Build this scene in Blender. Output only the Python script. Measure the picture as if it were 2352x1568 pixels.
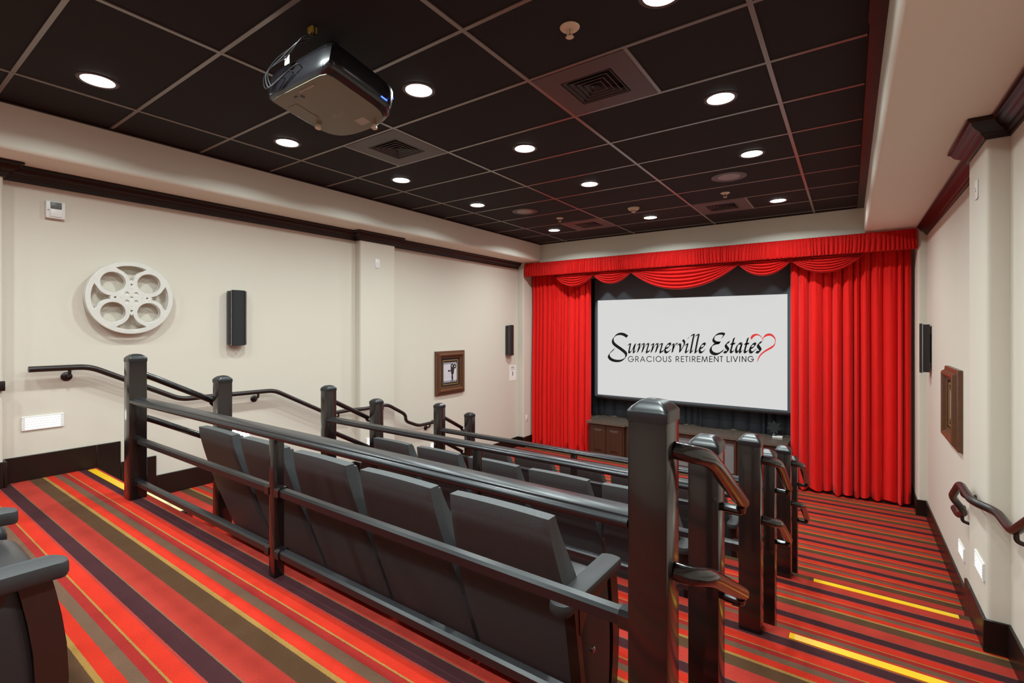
import bpy, bmesh, math, random
from mathutils import Vector, Matrix

# ------------------------------------------------------------------ scene, camera, world, light, exposure
for _o in list(bpy.data.objects):
    bpy.data.objects.remove(_o, do_unlink=True)
scene = bpy.context.scene
COL = scene.collection
random.seed(7)
ZC = 2.217                       # camera height above the front floor
YAW = math.radians(35.043)
cam_data = bpy.data.cameras.new('camera')
cam_data.sensor_width = 36.0
cam_data.lens = 1105.0 / 2352.0 * 36.0
cam_data.shift_y = -33.0 / 2352.0
cam_data.clip_start = 0.02
cam = bpy.data.objects.new('camera', cam_data)
COL.objects.link(cam)
cam.location = (0, 0, ZC)
cam.rotation_euler = (math.radians(90), 0, YAW)
scene.camera = cam
world = bpy.data.worlds.new('world')
scene.world = world
world.use_nodes = True
world.node_tree.nodes['Background'].inputs[0].default_value = (0.05, 0.045, 0.04, 1)
world.node_tree.nodes['Background'].inputs[1].default_value = 1.0
scene.view_settings.view_transform = 'Standard'
scene.view_settings.look = 'None'
scene.view_settings.exposure = 0.0
scene.view_settings.gamma = 1.0
scene.view_settings.use_curve_mapping = False
scene.cycles.diffuse_bounces = 8
scene.cycles.max_bounces = 12
DOWNLIGHT_W = 19.0               # each recessed downlight
FRONT_LIGHT_W = 36.0             # the wider fittings before the curtain
DOWNLIGHT_COL = (0.87, 1.0, 1.0)
STEP_LIGHT_E = 3.0              # louvred step lights in the walls

# main levels
F0, F1, F2, F3 = 1.067, 0.711, 0.356, 0.0    # carpet levels, back platform to front floor
E0, E1, E2 = 1.272, 2.745, 4.215              # platform edges
RISE = 0.178
TREAD = 0.255
CEIL = 3.719
SOFF = 3.405
XL, XR = -5.06, 0.745                         # side walls
YB = -3.3                                     # wall behind the camera
YJ = 7.40                                     # where the curtain alcove begins
YF = 8.20                                     # wall behind the screen


def zc(z):
    return z + ZC


# ------------------------------------------------------------------ materials
MATS = {}


def _mat(name):
    m = bpy.data.materials.new(name)
    m.use_nodes = True
    nt = m.node_tree
    b = nt.nodes['Principled BSDF']
    MATS[name] = m
    return m, nt, b


def srgb(r, g, b):
    f = lambda c: (c / 255 / 12.92) if c / 255 <= 0.04045 else ((c / 255 + 0.055) / 1.055) ** 2.4
    return (f(r), f(g), f(b), 1.0)


def simple(name, col, rough=0.5, metal=0.0, spec=0.5, bump=0.0, bscale=200.0, var=0.0, vscale=8.0, sheen=0.0, coat=0.0, stretch=None, emis=None, estr=0.0):
    m, nt, b = _mat(name)
    b.inputs['Base Color'].default_value = col
    b.inputs['Roughness'].default_value = rough
    b.inputs['Metallic'].default_value = metal
    b.inputs['Specular IOR Level'].default_value = spec
    if sheen:
        b.inputs['Sheen Weight'].default_value = sheen
        b.inputs['Sheen Roughness'].default_value = 0.5
    if coat:
        b.inputs['Coat Weight'].default_value = coat
        b.inputs['Coat Roughness'].default_value = 0.08
    if emis:
        b.inputs['Emission Color'].default_value = emis
        b.inputs['Emission Strength'].default_value = estr
    tc = nt.nodes.new('ShaderNodeTexCoord')
    src = tc.outputs['Object']
    if stretch:
        mp = nt.nodes.new('ShaderNodeMapping')
        mp.inputs['Scale'].default_value = stretch
        nt.links.new(src, mp.inputs['Vector'])
        src = mp.outputs['Vector']
    if var:
        n = nt.nodes.new('ShaderNodeTexNoise')
        n.inputs['Scale'].default_value = vscale
        n.inputs['Detail'].default_value = 4
        nt.links.new(src, n.inputs['Vector'])
        mx = nt.nodes.new('ShaderNodeMix')
        mx.data_type = 'RGBA'
        mx.inputs['A'].default_value = tuple(c * (1 - var) for c in col[:3]) + (1,)
        mx.inputs['B'].default_value = tuple(min(1, c * (1 + var)) for c in col[:3]) + (1,)
        nt.links.new(n.outputs['Fac'], mx.inputs['Factor'])
        nt.links.new(mx.outputs['Result'], b.inputs['Base Color'])
    if bump:
        n2 = nt.nodes.new('ShaderNodeTexNoise')
        n2.inputs['Scale'].default_value = bscale
        n2.inputs['Detail'].default_value = 3
        nt.links.new(src, n2.inputs['Vector'])
        bp = nt.nodes.new('ShaderNodeBump')
        bp.inputs['Strength'].default_value = bump
        bp.inputs['Distance'].default_value = 0.002
        nt.links.new(n2.outputs['Fac'], bp.inputs['Height'])
        nt.links.new(bp.outputs['Normal'], b.inputs['Normal'])
    return m


simple('paint', srgb(208, 199, 185), 0.65, bump=0.12, bscale=260, spec=0.3)
simple('soffit_bounce_paint', srgb(222, 222, 208), 0.7, bump=0.08, bscale=260, spec=0.25)  # wall paint lightened and greened: missing neutral bounce light put into the colour
simple('dark_wood', srgb(33, 18, 14), 0.36, var=0.35, vscale=3, stretch=(1, 18, 18), spec=0.35)
simple('base_wood', srgb(32, 19, 15), 0.34, var=0.2, vscale=3, spec=0.35)
simple('cabinet_wood', srgb(66, 42, 31), 0.32, var=0.3, vscale=5, stretch=(10, 10, 1), coat=0.2)
simple('rail_paint', srgb(24, 20, 20), 0.19, spec=0.5, coat=0.35)
simple('handrail_paint', srgb(32, 21, 19), 0.34, spec=0.45)
simple('rail_top', srgb(26, 25, 28), 0.31, spec=0.5)
simple('post_paint', srgb(30, 22, 20), 0.2, spec=0.5, coat=0.3)
simple('vinyl', srgb(67, 70, 71), 0.45, bump=0.5, bscale=420, var=0.3, vscale=140, spec=0.5)
simple('vinyl_dark', srgb(42, 41, 42), 0.5, bump=0.3, bscale=420, var=0.12, vscale=120, spec=0.4)
simple('vinyl_gloss', srgb(34, 34, 38), 0.3, bump=0.15, bscale=300, spec=0.5)
simple('arm_pad', srgb(52, 51, 52), 0.55, bump=0.3, bscale=500, spec=0.4)
simple('seat_wood', srgb(48, 29, 24), 0.35, var=0.25, vscale=4, stretch=(8, 8, 1))
simple('velvet', srgb(224, 22, 16), 0.75, var=0.14, vscale=5, stretch=(6, 6, 1), sheen=0.08, spec=0.2, bump=0.2, bscale=300)
simple('velvet_deep', srgb(196, 14, 9), 0.75, var=0.16, vscale=9, sheen=0.05, spec=0.2, bump=0.2, bscale=300)
simple('black_cloth', srgb(60, 61, 66), 0.9, var=0.2, vscale=6, spec=0.1)
simple('mask_cloth', srgb(86, 90, 95), 0.85, spec=0.1)
simple('ceiling_tile', srgb(40, 38, 38), 0.85, bump=0.25, bscale=350, spec=0.2)
simple('grid_metal', srgb(128, 119, 112), 0.3, metal=0.35, spec=0.5)
simple('ceiling_slab', srgb(30, 27, 26), 0.9)
simple('vent_face', srgb(74, 60, 57), 0.5)
simple('vent_dark', srgb(18, 17, 18), 0.6)
simple('vent_vane', srgb(52, 46, 46), 0.45)
simple('white_plastic', srgb(226, 224, 220), 0.4)
simple('ivory_plastic', srgb(214, 200, 172), 0.45)
simple('grey_window', srgb(96, 94, 92), 0.4, var=0.6, vscale=90)
simple('speaker_black', srgb(28, 27, 28), 0.35)
simple('grille_black', srgb(24, 23, 25), 0.7, bump=0.3, bscale=900)
simple('chrome', srgb(190, 190, 190), 0.2, metal=1.0)
simple('reel_metal', srgb(214, 209, 201), 0.4, metal=0.25, var=0.12, vscale=14)
simple('frame_wood', srgb(92, 56, 34), 0.35, var=0.45, vscale=6, stretch=(3, 3, 14))
simple('frame_dark', srgb(50, 28, 18), 0.35, var=0.3, vscale=8)
simple('gilt', srgb(150, 116, 70), 0.35, metal=0.5)
simple('mat_board', srgb(44, 45, 47), 0.8)
simple('print_white', srgb(196, 190, 196), 0.6, var=0.18, vscale=30)
simple('print_black', srgb(26, 24, 24), 0.6)
simple('paper', srgb(232, 228, 222), 0.7)
simple('paper_ink', srgb(120, 112, 110), 0.7)
simple('ink', srgb(30, 28, 30), 0.7)
simple('yellow_tape', srgb(232, 180, 24), 0.35)
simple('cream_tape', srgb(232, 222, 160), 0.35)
simple('granite', srgb(96, 82, 72), 0.2, var=0.75, vscale=120, coat=0.3)
simple('speaker_cloth', srgb(118, 116, 116), 0.9, var=0.3, vscale=160)
simple('projector_top', srgb(26, 25, 29), 0.28, coat=0.3)
simple('projector_bottom', srgb(112, 109, 84), 0.42)
simple('projector_vent', srgb(60, 60, 64), 0.4)
simple('connector_panel', srgb(14, 14, 16), 0.5)
simple('cable', srgb(34, 33, 34), 0.3)
simple('cable_grey', srgb(60, 60, 64), 0.3)
simple('yellow_plug', srgb(170, 150, 60), 0.5)
simple('blue_led', (0.02, 0.05, 0.9, 1), 0.4, emis=(0.05, 0.12, 1.0, 1), estr=4.0)
simple('label_print', srgb(170, 166, 150), 0.5)
simple('lamp_lens', (0.9, 0.9, 0.9, 1), 0.5, emis=(1.0, 0.97, 0.93, 1), estr=26.0)
simple('step_lens', (0.9, 0.9, 0.9, 1), 0.5, emis=(1.0, 0.985, 0.95, 1), estr=STEP_LIGHT_E)
simple('screen_image', (0.02, 0.02, 0.02, 1), 0.9, spec=0.05, emis=srgb(216, 216, 215), estr=0.97)
simple('logo_black', srgb(30, 27, 29), 0.9, spec=0.05)
simple('logo_red', srgb(20, 5, 5), 0.9, spec=0.05, emis=srgb(226, 62, 60), estr=0.95)
simple('ornament', srgb(34, 34, 37), 0.5)


def carpet_material():
    m, nt, b = _mat('carpet')
    L = nt.links
    uv = nt.nodes.new('ShaderNodeUVMap')
    uv.uv_map = 'run'
    sep = nt.nodes.new('ShaderNodeSeparateXYZ')
    L.new(uv.outputs['UV'], sep.inputs['Vector'])
    # the loom is never dead straight: nudge the stripe coordinate a hair
    nz = nt.nodes.new('ShaderNodeTexNoise')
    nz.inputs['Scale'].default_value = 260
    nz.inputs['Detail'].default_value = 2
    L.new(uv.outputs['UV'], nz.inputs['Vector'])
    mul = nt.nodes.new('ShaderNodeMath'); mul.operation = 'MULTIPLY_ADD'
    L.new(nz.outputs['Fac'], mul.inputs[0]); mul.inputs[1].default_value = 0.006
    L.new(sep.outputs['Y'], mul.inputs[2])
    sub = nt.nodes.new('ShaderNodeMath'); sub.operation = 'SUBTRACT'
    L.new(mul.outputs[0], sub.inputs[0]); sub.inputs[1].default_value = 0.517 + 0.003
    div = nt.nodes.new('ShaderNodeMath'); div.operation = 'DIVIDE'
    L.new(sub.outputs[0], div.inputs[0]); div.inputs[1].default_value = 0.45
    fr = nt.nodes.new('ShaderNodeMath'); fr.operation = 'FRACT'
    L.new(div.outputs[0], fr.inputs[0])
    ramp = nt.nodes.new('ShaderNodeValToRGB')
    ramp.color_ramp.interpolation = 'CONSTANT'
    red = srgb(182, 43, 27); mesh = srgb(100, 73, 57); dk = srgb(142, 36, 32); gold = srgb(146, 109, 56)
    pur = srgb(60, 31, 34); pink = srgb(160, 50, 40); brown = srgb(80, 55, 37); tan = srgb(108, 80, 58); mixr = srgb(150, 50, 43)
    stops = [(0, red), (.044, mesh), (.086, dk), (.119, gold), (.125, red), (.182, mixr), (.192, pur), (.256, tan), (.2605, pink), (.350, mixr), (.357, brown), (.431, gold)]
    el = ramp.color_ramp.elements
    while len(el) > 1:
        el.remove(el[-1])
    el[0].position = 0; el[0].color = stops[0][1]
    for p, c in stops[1:]:
        e = el.new(p / 0.45); e.color = c
    L.new(fr.outputs[0], ramp.inputs['Fac'])
    pile = nt.nodes.new('ShaderNodeTexNoise'); pile.inputs['Scale'].default_value = 300; pile.inputs['Detail'].default_value = 2
    L.new(uv.outputs['UV'], pile.inputs['Vector'])
    wear = nt.nodes.new('ShaderNodeTexNoise'); wear.inputs['Scale'].default_value = 7; wear.inputs['Detail'].default_value = 3
    L.new(uv.outputs['UV'], wear.inputs['Vector'])
    a1 = nt.nodes.new('ShaderNodeMapRange'); a1.inputs['To Min'].default_value = 0.45; a1.inputs['To Max'].default_value = 1.55
    L.new(pile.outputs['Fac'], a1.inputs['Value'])
    a2 = nt.nodes.new('ShaderNodeMapRange'); a2.inputs['To Min'].default_value = 0.8; a2.inputs['To Max'].default_value = 1.2
    L.new(wear.outputs['Fac'], a2.inputs['Value'])
    mm = nt.nodes.new('ShaderNodeMath'); mm.operation = 'MULTIPLY'
    L.new(a1.outputs[0], mm.inputs[0]); L.new(a2.outputs[0], mm.inputs[1])
    vm = nt.nodes.new('ShaderNodeVectorMath'); vm.operation = 'SCALE'
    L.new(ramp.outputs['Color'], vm.inputs[0]); L.new(mm.outputs[0], vm.inputs['Scale'])
    L.new(vm.outputs[0], b.inputs['Base Color'])
    b.inputs['Roughness'].default_value = 0.95
    b.inputs['Specular IOR Level'].default_value = 0.1
    bp = nt.nodes.new('ShaderNodeBump'); bp.inputs['Strength'].default_value = 0.6; bp.inputs['Distance'].default_value = 0.004
    L.new(pile.outputs['Fac'], bp.inputs['Height']); L.new(bp.outputs['Normal'], b.inputs['Normal'])


carpet_material()


# ------------------------------------------------------------------ mesh helpers
class MB:
    """Collects shapes into one bmesh."""

    def __init__(self):
        self.bm = bmesh.new()

    def _add(self, verts, faces):
        vs = [self.bm.verts.new(v) for v in verts]
        for f in faces:
            try:
                self.bm.faces.new([vs[i] for i in f])
            except ValueError:
                pass
        return self

    def box(self, x0, x1, y0, y1, z0, z1, r=0.0, seg=2):
        x0, x1 = min(x0, x1), max(x0, x1); y0, y1 = min(y0, y1), max(y0, y1); z0, z1 = min(z0, z1), max(z0, z1)
        v = [(x0, y0, z0), (x1, y0, z0), (x1, y1, z0), (x0, y1, z0), (x0, y0, z1), (x1, y0, z1), (x1, y1, z1), (x0, y1, z1)]
        f = [(0, 3, 2, 1), (4, 5, 6, 7), (0, 1, 5, 4), (1, 2, 6, 5), (2, 3, 7, 6), (3, 0, 4, 7)]
        if r <= 0:
            return self._add(v, f)
        t = bmesh.new()
        vs = [t.verts.new(p) for p in v]
        for q in f:
            t.faces.new([vs[i] for i in q])
        bmesh.ops.bevel(t, geom=list(t.edges), offset=r, segments=seg, affect='EDGES', profile=0.5)
        return self.take(t)

    def take(self, t, M=None):
        t.verts.ensure_lookup_table()
        t.verts.index_update()
        self._add([(M @ v.co if M else v.co.copy()) for v in t.verts], [[v.index for v in f.verts] for f in t.faces])
        t.free()
        return self

    def prism(self, poly, h0, h1, axis='Z'):
        """poly: 2-D outline; extruded along axis from h0 to h1."""
        def P(a, b, h):
            return {'Z': (a, b, h), 'Y': (a, h, b), 'X': (h, a, b)}[axis]
        n = len(poly)
        v = [P(a, b, h0) for a, b in poly] + [P(a, b, h1) for a, b in poly]
        f = [tuple(range(n - 1, -1, -1)), tuple(range(n, 2 * n))] + [(i, (i + 1) % n, n + (i + 1) % n, n + i) for i in range(n)]
        return self._add(v, f)

    def grid(self, fn, nu, nv, closed_u=False):
        v = [fn(i / nu, j / nv) for j in range(nv + 1) for i in range(nu + (0 if closed_u else 1))]
        w = nu if closed_u else nu + 1
        f = []
        for j in range(nv):
            for i in range(nu):
                a, b = j * w + i, j * w + (i + 1) % w
                f.append((a, b, b + w, a + w))
        return self._add(v, f)

    def tube(self, path, r, n=10, cap=True):
        pts = [Vector(p) for p in path]
        rad = r if isinstance(r, (list, tuple)) else [r] * len(pts)
        d0 = (pts[1] - pts[0]).normalized()
        up = Vector((0, 0, 1)) if abs(d0.z) < 0.9 else Vector((1, 0, 0))
        nrm = (up - d0 * up.dot(d0)).normalized()
        verts = []
        for i, p in enumerate(pts):
            if i == 0:
                d = d0
            elif i == len(pts) - 1:
                d = (pts[i] - pts[i - 1]).normalized()
            else:
                d = ((pts[i + 1] - p).normalized() + (p - pts[i - 1]).normalized()).normalized()
            nrm = (nrm - d * nrm.dot(d)).normalized()
            bn = d.cross(nrm)
            for k in range(n):
                a = 2 * math.pi * k / n
                verts.append(p + (nrm * math.cos(a) + bn * math.sin(a)) * rad[i])
        f = []
        for i in range(len(pts) - 1):
            for k in range(n):
                f.append((i * n + k, i * n + (k + 1) % n, (i + 1) * n + (k + 1) % n, (i + 1) * n + k))
        if cap:
            f.append(tuple(range(n - 1, -1, -1)))
            f.append(tuple(range((len(pts) - 1) * n, len(pts) * n)))
        return self._add(verts, f)

    def lathe(self, prof, n=24, M=None, loop=False):
        """prof: list of (radius, height) about local Z, then matrix M."""
        M = M or Matrix.Identity(4)
        verts, f = [], []
        for rr, h in prof:
            for k in range(n):
                a = 2 * math.pi * k / n
                verts.append(M @ Vector((rr * math.cos(a), rr * math.sin(a), h)))
        for i in range(len(prof) - 1):
            for k in range(n):
                f.append((i * n + k, i * n + (k + 1) % n, (i + 1) * n + (k + 1) % n, (i + 1) * n + k))
        if loop:
            i = len(prof) - 1
            for k in range(n):
                f.append((i * n + k, i * n + (k + 1) % n, (k + 1) % n, k))
        else:
            f.append(tuple(range(n - 1, -1, -1)))
            f.append(tuple(range((len(prof) - 1) * n, len(prof) * n)))
        return self._add(verts, f)

    def sweep(self, path, prof, cap=True):
        """prof (d, z) swept along a plan path [(x, y)]; d is measured to the right of travel, corners mitred."""
        pts = [Vector((p[0], p[1])) for p in path]
        nr = []
        for i in range(len(pts) - 1):
            d = (pts[i + 1] - pts[i]).normalized()
            nr.append(Vector((d.y, -d.x)))
        off = []
        for i in range(len(pts)):
            if i == 0:
                off.append(nr[0])
            elif i == len(pts) - 1:
                off.append(nr[-1])
            else:
                s = nr[i - 1] + nr[i]
                off.append(s / max(1e-6, s.dot(nr[i])))
        m = len(prof)
        v = [(pts[i].x + off[i].x * d, pts[i].y + off[i].y * d, z) for i in range(len(pts)) for d, z in prof]
        f = []
        for i in range(len(pts) - 1):
            for k in range(m):
                f.append((i * m + k, i * m + (k + 1) % m, (i + 1) * m + (k + 1) % m, (i + 1) * m + k))
        if cap:
            f.append(tuple(range(m - 1, -1, -1)))
            f.append(tuple(range((len(pts) - 1) * m, len(pts) * m)))
        return self._add(v, f)

    def mesh(self, name, mat, smooth=35.0, off=None):
        bmesh.ops.recalc_face_normals(self.bm, faces=list(self.bm.faces))
        if off is not None:
            bmesh.ops.translate(self.bm, verts=list(self.bm.verts), vec=-Vector(off))
        me = bpy.data.meshes.new(name)
        self.bm.to_mesh(me)
        self.bm.free()
        me.materials.append(MATS[mat])
        if smooth:
            me.shade_smooth()
            me.set_sharp_from_angle(angle=math.radians(smooth))
        return me


def fillet(path, r, seg=5):
    """Round the corners of a polyline."""
    pts = [Vector(p) for p in path]
    out = [pts[0]]
    for i in range(1, len(pts) - 1):
        a, b, c = pts[i - 1], pts[i], pts[i + 1]
        d1, d2 = (a - b), (c - b)
        k = min(r, d1.length * 0.45, d2.length * 0.45)
        p, q = b + d1.normalized() * k, b + d2.normalized() * k
        for s in range(seg + 1):
            t = s / seg
            out.append(p * (1 - t) ** 2 + b * 2 * t * (1 - t) + q * t * t)
    out.append(pts[-1])
    return out


def link(name, me, parent=None):
    o = bpy.data.objects.new(name, me)
    COL.objects.link(o)
    o.parent = parent
    return o


def tag(o, label, cat, group=None):
    o['label'] = label
    o['category'] = cat
    if group:
        o['group'] = group
    return o


def thing(name, label, cat, loc=(0, 0, 0), rz=0.0, group=None):
    o = bpy.data.objects.new(name, None)
    o.empty_display_size = 0.05
    COL.objects.link(o)
    o.location = loc
    o.rotation_euler = (0, 0, rz)
    return tag(o, label, cat, group)


def part(root, name, mb, mat, world=False, smooth=35.0, label=None):
    """A mesh under root. world=True: the shape was written in world coordinates."""
    off = None
    if world and root is not None:
        p, off = root, Vector((0, 0, 0))
        while p is not None:
            off = off + Vector(p.location)
            p = p.parent
    o = link(name, mb.mesh(name, mat, smooth, off), root)
    if label:
        o['label'] = label
    return o


def struct(name, mb, mat, label=None, parent=None, smooth=35.0):
    o = link(name, mb.mesh(name, mat, smooth), parent)
    if parent is None:
        o['kind'] = 'structure'
    if label:
        o['label'] = label
    return o


def copy_tree(o, parent=None):
    c = o.copy()
    COL.objects.link(c)
    c.parent = parent
    for ch in list(o.children):
        copy_tree(ch, c)
    return c


def text_mesh(body, size, name, mat, M):
    cu = bpy.data.curves.new(name, 'FONT')
    cu.body = body
    cu.size = size
    cu.align_x = 'CENTER'
    cu.align_y = 'CENTER'
    cu.resolution_u = 3
    tmp = bpy.data.objects.new('tmp_text', cu)
    COL.objects.link(tmp)
    dg = bpy.context.evaluated_depsgraph_get()
    dg.update()
    me = bpy.data.meshes.new_from_object(tmp.evaluated_get(dg))
    bpy.data.objects.remove(tmp, do_unlink=True)
    me.transform(M)
    me.materials.clear()
    me.materials.append(MATS[mat])
    return me

# ================================================================== THE SETTING
# ---- carpeted floor levels; the stripe runs on over every edge
def carpet_box(name, x0, x1, y0, y1, z0, z1, shift, label, parent=None):
    mb = MB().box(x0, x1, y0, y1, z0, z1)
    o = struct(name, mb, 'carpet', label, parent, smooth=0)
    me = o.data
    uv = me.uv_layers.new(name='run')
    for poly in me.polygons:
        for li in poly.loop_indices:
            co = me.vertices[me.loops[li].vertex_index].co
            uv.data[li].uv = (co.x, co.y + (zc(-1.15) - co.z) + shift)
    return o


carpet_box('floor', XL, XR, E2 - 0.02, YF, -0.12, F3, 0.10, 'striped carpet of the front floor before the curtain')
carpet_box('floor', XL, XR, E1 - 0.02, E2, -0.12, F2, 0.054, 'striped carpet of the lowest seating platform')
carpet_box('floor', XL, XR, E0 - 0.02, E1, -0.12, F1, 0.0, 'striped carpet of the middle seating platform')
carpet_box('floor', XL, XR, YB, E0, -0.12, F0, 0.0, 'striped carpet of the top platform at the back')
for k, (e, f, sh) in enumerate(((E0, F0, 0), (E1, F1, 0), (E2, F2, 0.054))):
    for x0, x1, w in ((XL, -3.90, 'left'), (-0.45, XR, 'right')):
        carpet_box('step', x0, x1, e - 0.01, e + TREAD, f - 2 * RISE - 0.01, f - RISE, sh,
                   'carpeted half step in the %s aisle, %s' % (w, ('highest', 'middle', 'lowest')[k]))

# ---- walls
TH = 0.12
wl = struct('wall_left', MB().box(XL - TH, XL, YB - TH, YF + TH, -0.12, 3.9), 'paint', 'plain cream painted side wall')
wr = struct('wall_right', MB().box(XR, XR + TH, YB - TH, YF + TH, -0.12, 3.9), 'paint', 'plain cream painted side wall')
struct('wall_front', MB().box(XL, XR, YF, YF + TH, -0.12, 3.9), 'paint')
struct('wall_back', MB().box(XL, XR, YB - TH, YB, -0.12, 3.9), 'paint')


def bull(x0, x1, y0, y1, z0, z1, r=0.022):
    """Pier with rounded vertical corners."""
    pts = []
    for cx, cy, a0 in ((x1 - r, y1 - r, 0), (x0 + r, y1 - r, 90), (x0 + r, y0 + r, 180), (x1 - r, y0 + r, 270)):
        for k in range(5):
            a = math.radians(a0 + 22.5 * k)
            pts.append((cx + r * math.cos(a), cy + r * math.sin(a)))
    return MB().prism(pts, z0, z1)


CY0, CY1 = 3.80, 4.36           # the piers half way down the room
CD = 0.10
struct('trim_4', bull(XL - 0.05, XL + CD, CY0, CY1, -0.1, SOFF), 'paint', 'cream wall pier with rounded corners')
struct('trim_5', bull(XL - 0.05, XL + CD, 0.10, 0.73, F0 - 0.02, SOFF), 'paint', 'cream wall pier with rounded corners')
struct('trim_6', bull(XL - 0.05, -4.93, YJ, YF, -0.1, SOFF), 'paint', 'cream return beside the curtain')
struct('trim_7', bull(XR - CD, XR + 0.05, CY0 + 0.03, CY1 - 0.03, -0.1, SOFF), 'paint', 'cream wall pier with rounded corners')
struct('trim_8', bull(0.66, XR + 0.05, YJ, YF, -0.1, SOFF), 'paint', 'cream return beside the curtain')

# ---- ceiling: slab, dropped soffits, tiles and grid bars
ceil = struct('ceiling', MB().box(XL, XR, YB, YF, CEIL + 0.06, 3.95), 'ceiling_slab', 'dark dropped tile ceiling with cream soffit border')
CXL, CXR, CYF = -4.60, 0.150, 7.46


def soffit_profile(xi, xo, r):
    s = 1 if xo > xi else -1
    pts = [(xo, CEIL + 0.08), (xi, CEIL + 0.08)]
    for k in range(7):
        a = math.radians(15 * k)
        pts.append((xi + s * r * (1 - math.cos(a)), SOFF + r * (1 - math.sin(a))))
    pts.append((xo, SOFF))
    return pts


struct('ceiling', MB().prism(soffit_profile(CXL, XL, 0.035), YB, YF, 'Y'), 'soffit_bounce_paint', 'cream dropped soffit bordering the dark ceiling')
struct('ceiling', MB().prism(soffit_profile(CXR, XR, 0.035), YB, YF, 'Y'), 'soffit_bounce_paint', 'cream dropped soffit bordering the dark ceiling')
struct('ceiling', MB().box(CXL - 0.01, CXR + 0.01, CYF, YF, SOFF - 0.03, CEIL + 0.08), 'soffit_bounce_paint', 'cream dropped soffit bordering the dark ceiling')

GX = [-4.048, -2.822, -1.603, -0.378]
GYS = [round(2.462 + 0.61 * k, 3) for k in range(-10, 9)]
VENTS = [(-1.603, -0.993, 2.462), (-3.432, -2.822, 2.462), (-1.603, -0.993, 6.122), (-3.432, -2.822, 6.122)]
xs = [CXL + 0.012] + GX + [0.088]
ys = [YB] + [y for y in GYS if YB < y < CYF] + [CYF - 0.01]
tile_meshes = {}
for i in range(len(xs) - 1):
    for j in range(len(ys) - 1):
        a, b, c, d = xs[i], xs[i + 1], ys[j], ys[j + 1]
        for (vx0, vx1, vy) in VENTS:
            if abs(c - vy) < 0.02 and a - 0.01 <= vx0 and vx1 <= b + 0.01:
                if abs(a - vx0) < 0.02:
                    a = vx1
                else:
                    b = vx0
        key = (round(b - a, 3), round(d - c, 3))
        if key not in tile_meshes:
            w, h = key[0] / 2 - 0.004, key[1] / 2 - 0.004
            tile_meshes[key] = MB().box(-w, w, -h, h, 0, 0.016).mesh('ceiling_tile', 'ceiling_tile', 0)
        o = link('ceiling_tile', tile_meshes[key], ceil)
        o.location = ((a + b) / 2, (c + d) / 2, CEIL + 0.004)
BW = 0.024
for x in GX:
    mb = MB().box(x - BW / 2, x + BW / 2, YB, CYF, CEIL - 0.002, CEIL + 0.004)
    mb.box(x - 0.002, x + 0.002, YB, CYF, CEIL + 0.004, CEIL + 0.04)
    struct('grid_bar', mb, 'grid_metal', None, ceil)
for y in ys[1:-1]:
    for i in range(len(xs) - 1):
        mb = MB().box(xs[i] + BW / 2, xs[i + 1] - BW / 2, y - BW / 2 * 0.9, y + BW / 2 * 0.9, CEIL - 0.001, CEIL + 0.004)
        struct('grid_bar', mb, 'grid_metal', None, ceil)
for (vx0, vx1, vy) in VENTS:
    x = vx1 if abs(vx0 + 1.603) < 0.02 else vx0
    struct('grid_bar', MB().box(x - BW / 2, x + BW / 2, vy + BW / 2, vy + 0.61 - BW / 2, CEIL - 0.001, CEIL + 0.004), 'grid_metal', None, ceil)
struct('edge_strip', MB().box(CXL - 0.005, CXL + 0.022, YB, CYF, CEIL - 0.012, CEIL + 0.01), 'dark_wood', None, ceil)
struct('edge_strip', MB().box(0.082, CXR + 0.004, 2.95, CYF, CEIL - 0.010, CEIL + 0.006), 'dark_wood', None, ceil)
struct('edge_strip', MB().box(0.076, CXR + 0.004, YB, 2.945, CEIL - 0.012, CEIL + 0.006), 'dark_wood', None, ceil)
struct('edge_strip', MB().box(CXL, CXR, CYF - 0.02, CYF + 0.004, CEIL - 0.008, CEIL + 0.01), 'dark_wood', None, ceil)

# ---- crown mouldings
CR = [(0.0, SOFF), (0.088, SOFF), (0.094, SOFF - 0.006), (0.094, SOFF - 0.016), (0.084, SOFF - 0.020), (0.078, SOFF - 0.026), (0.070, SOFF - 0.042),
      (0.056, SOFF - 0.058), (0.040, SOFF - 0.066), (0.036, SOFF - 0.072), (0.030, SOFF - 0.076), (0.026, SOFF - 0.088), (0.014, SOFF - 0.096), (0.010, SOFF - 0.112), (0.0, SOFF - 0.112)]
pl = [(XL, YB), (XL, 0.10), (XL + CD, 0.10), (XL + CD, 0.73), (XL, 0.73), (XL, CY0), (XL + CD, CY0), (XL + CD, CY1), (XL, CY1), (XL, YJ)]
struct('trim_1', MB().sweep(pl, CR), 'dark_wood', 'dark stained crown moulding along the wall beside the film reel')
pr = [(XR, YJ), (XR, CY1 - 0.03), (XR - CD, CY1 - 0.03), (XR - CD, CY0 + 0.03), (XR, CY0 + 0.03), (XR, YB)]
struct('trim_2', MB().sweep(pr, CR), 'dark_wood', 'dark stained crown moulding along the wall beside the right aisle')
struct('trim_3', MB().box(XL + CD, XL + CD + 0.03, 0.16, 0.735, zc(-0.455), zc(-0.385), 0.004), 'dark_wood', 'short dark wooden rail block on the near pier')

# ---- baseboards: a stepped skirting down each side wall
BH, BT, OV = 0.186, 0.016, 0.16


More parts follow.
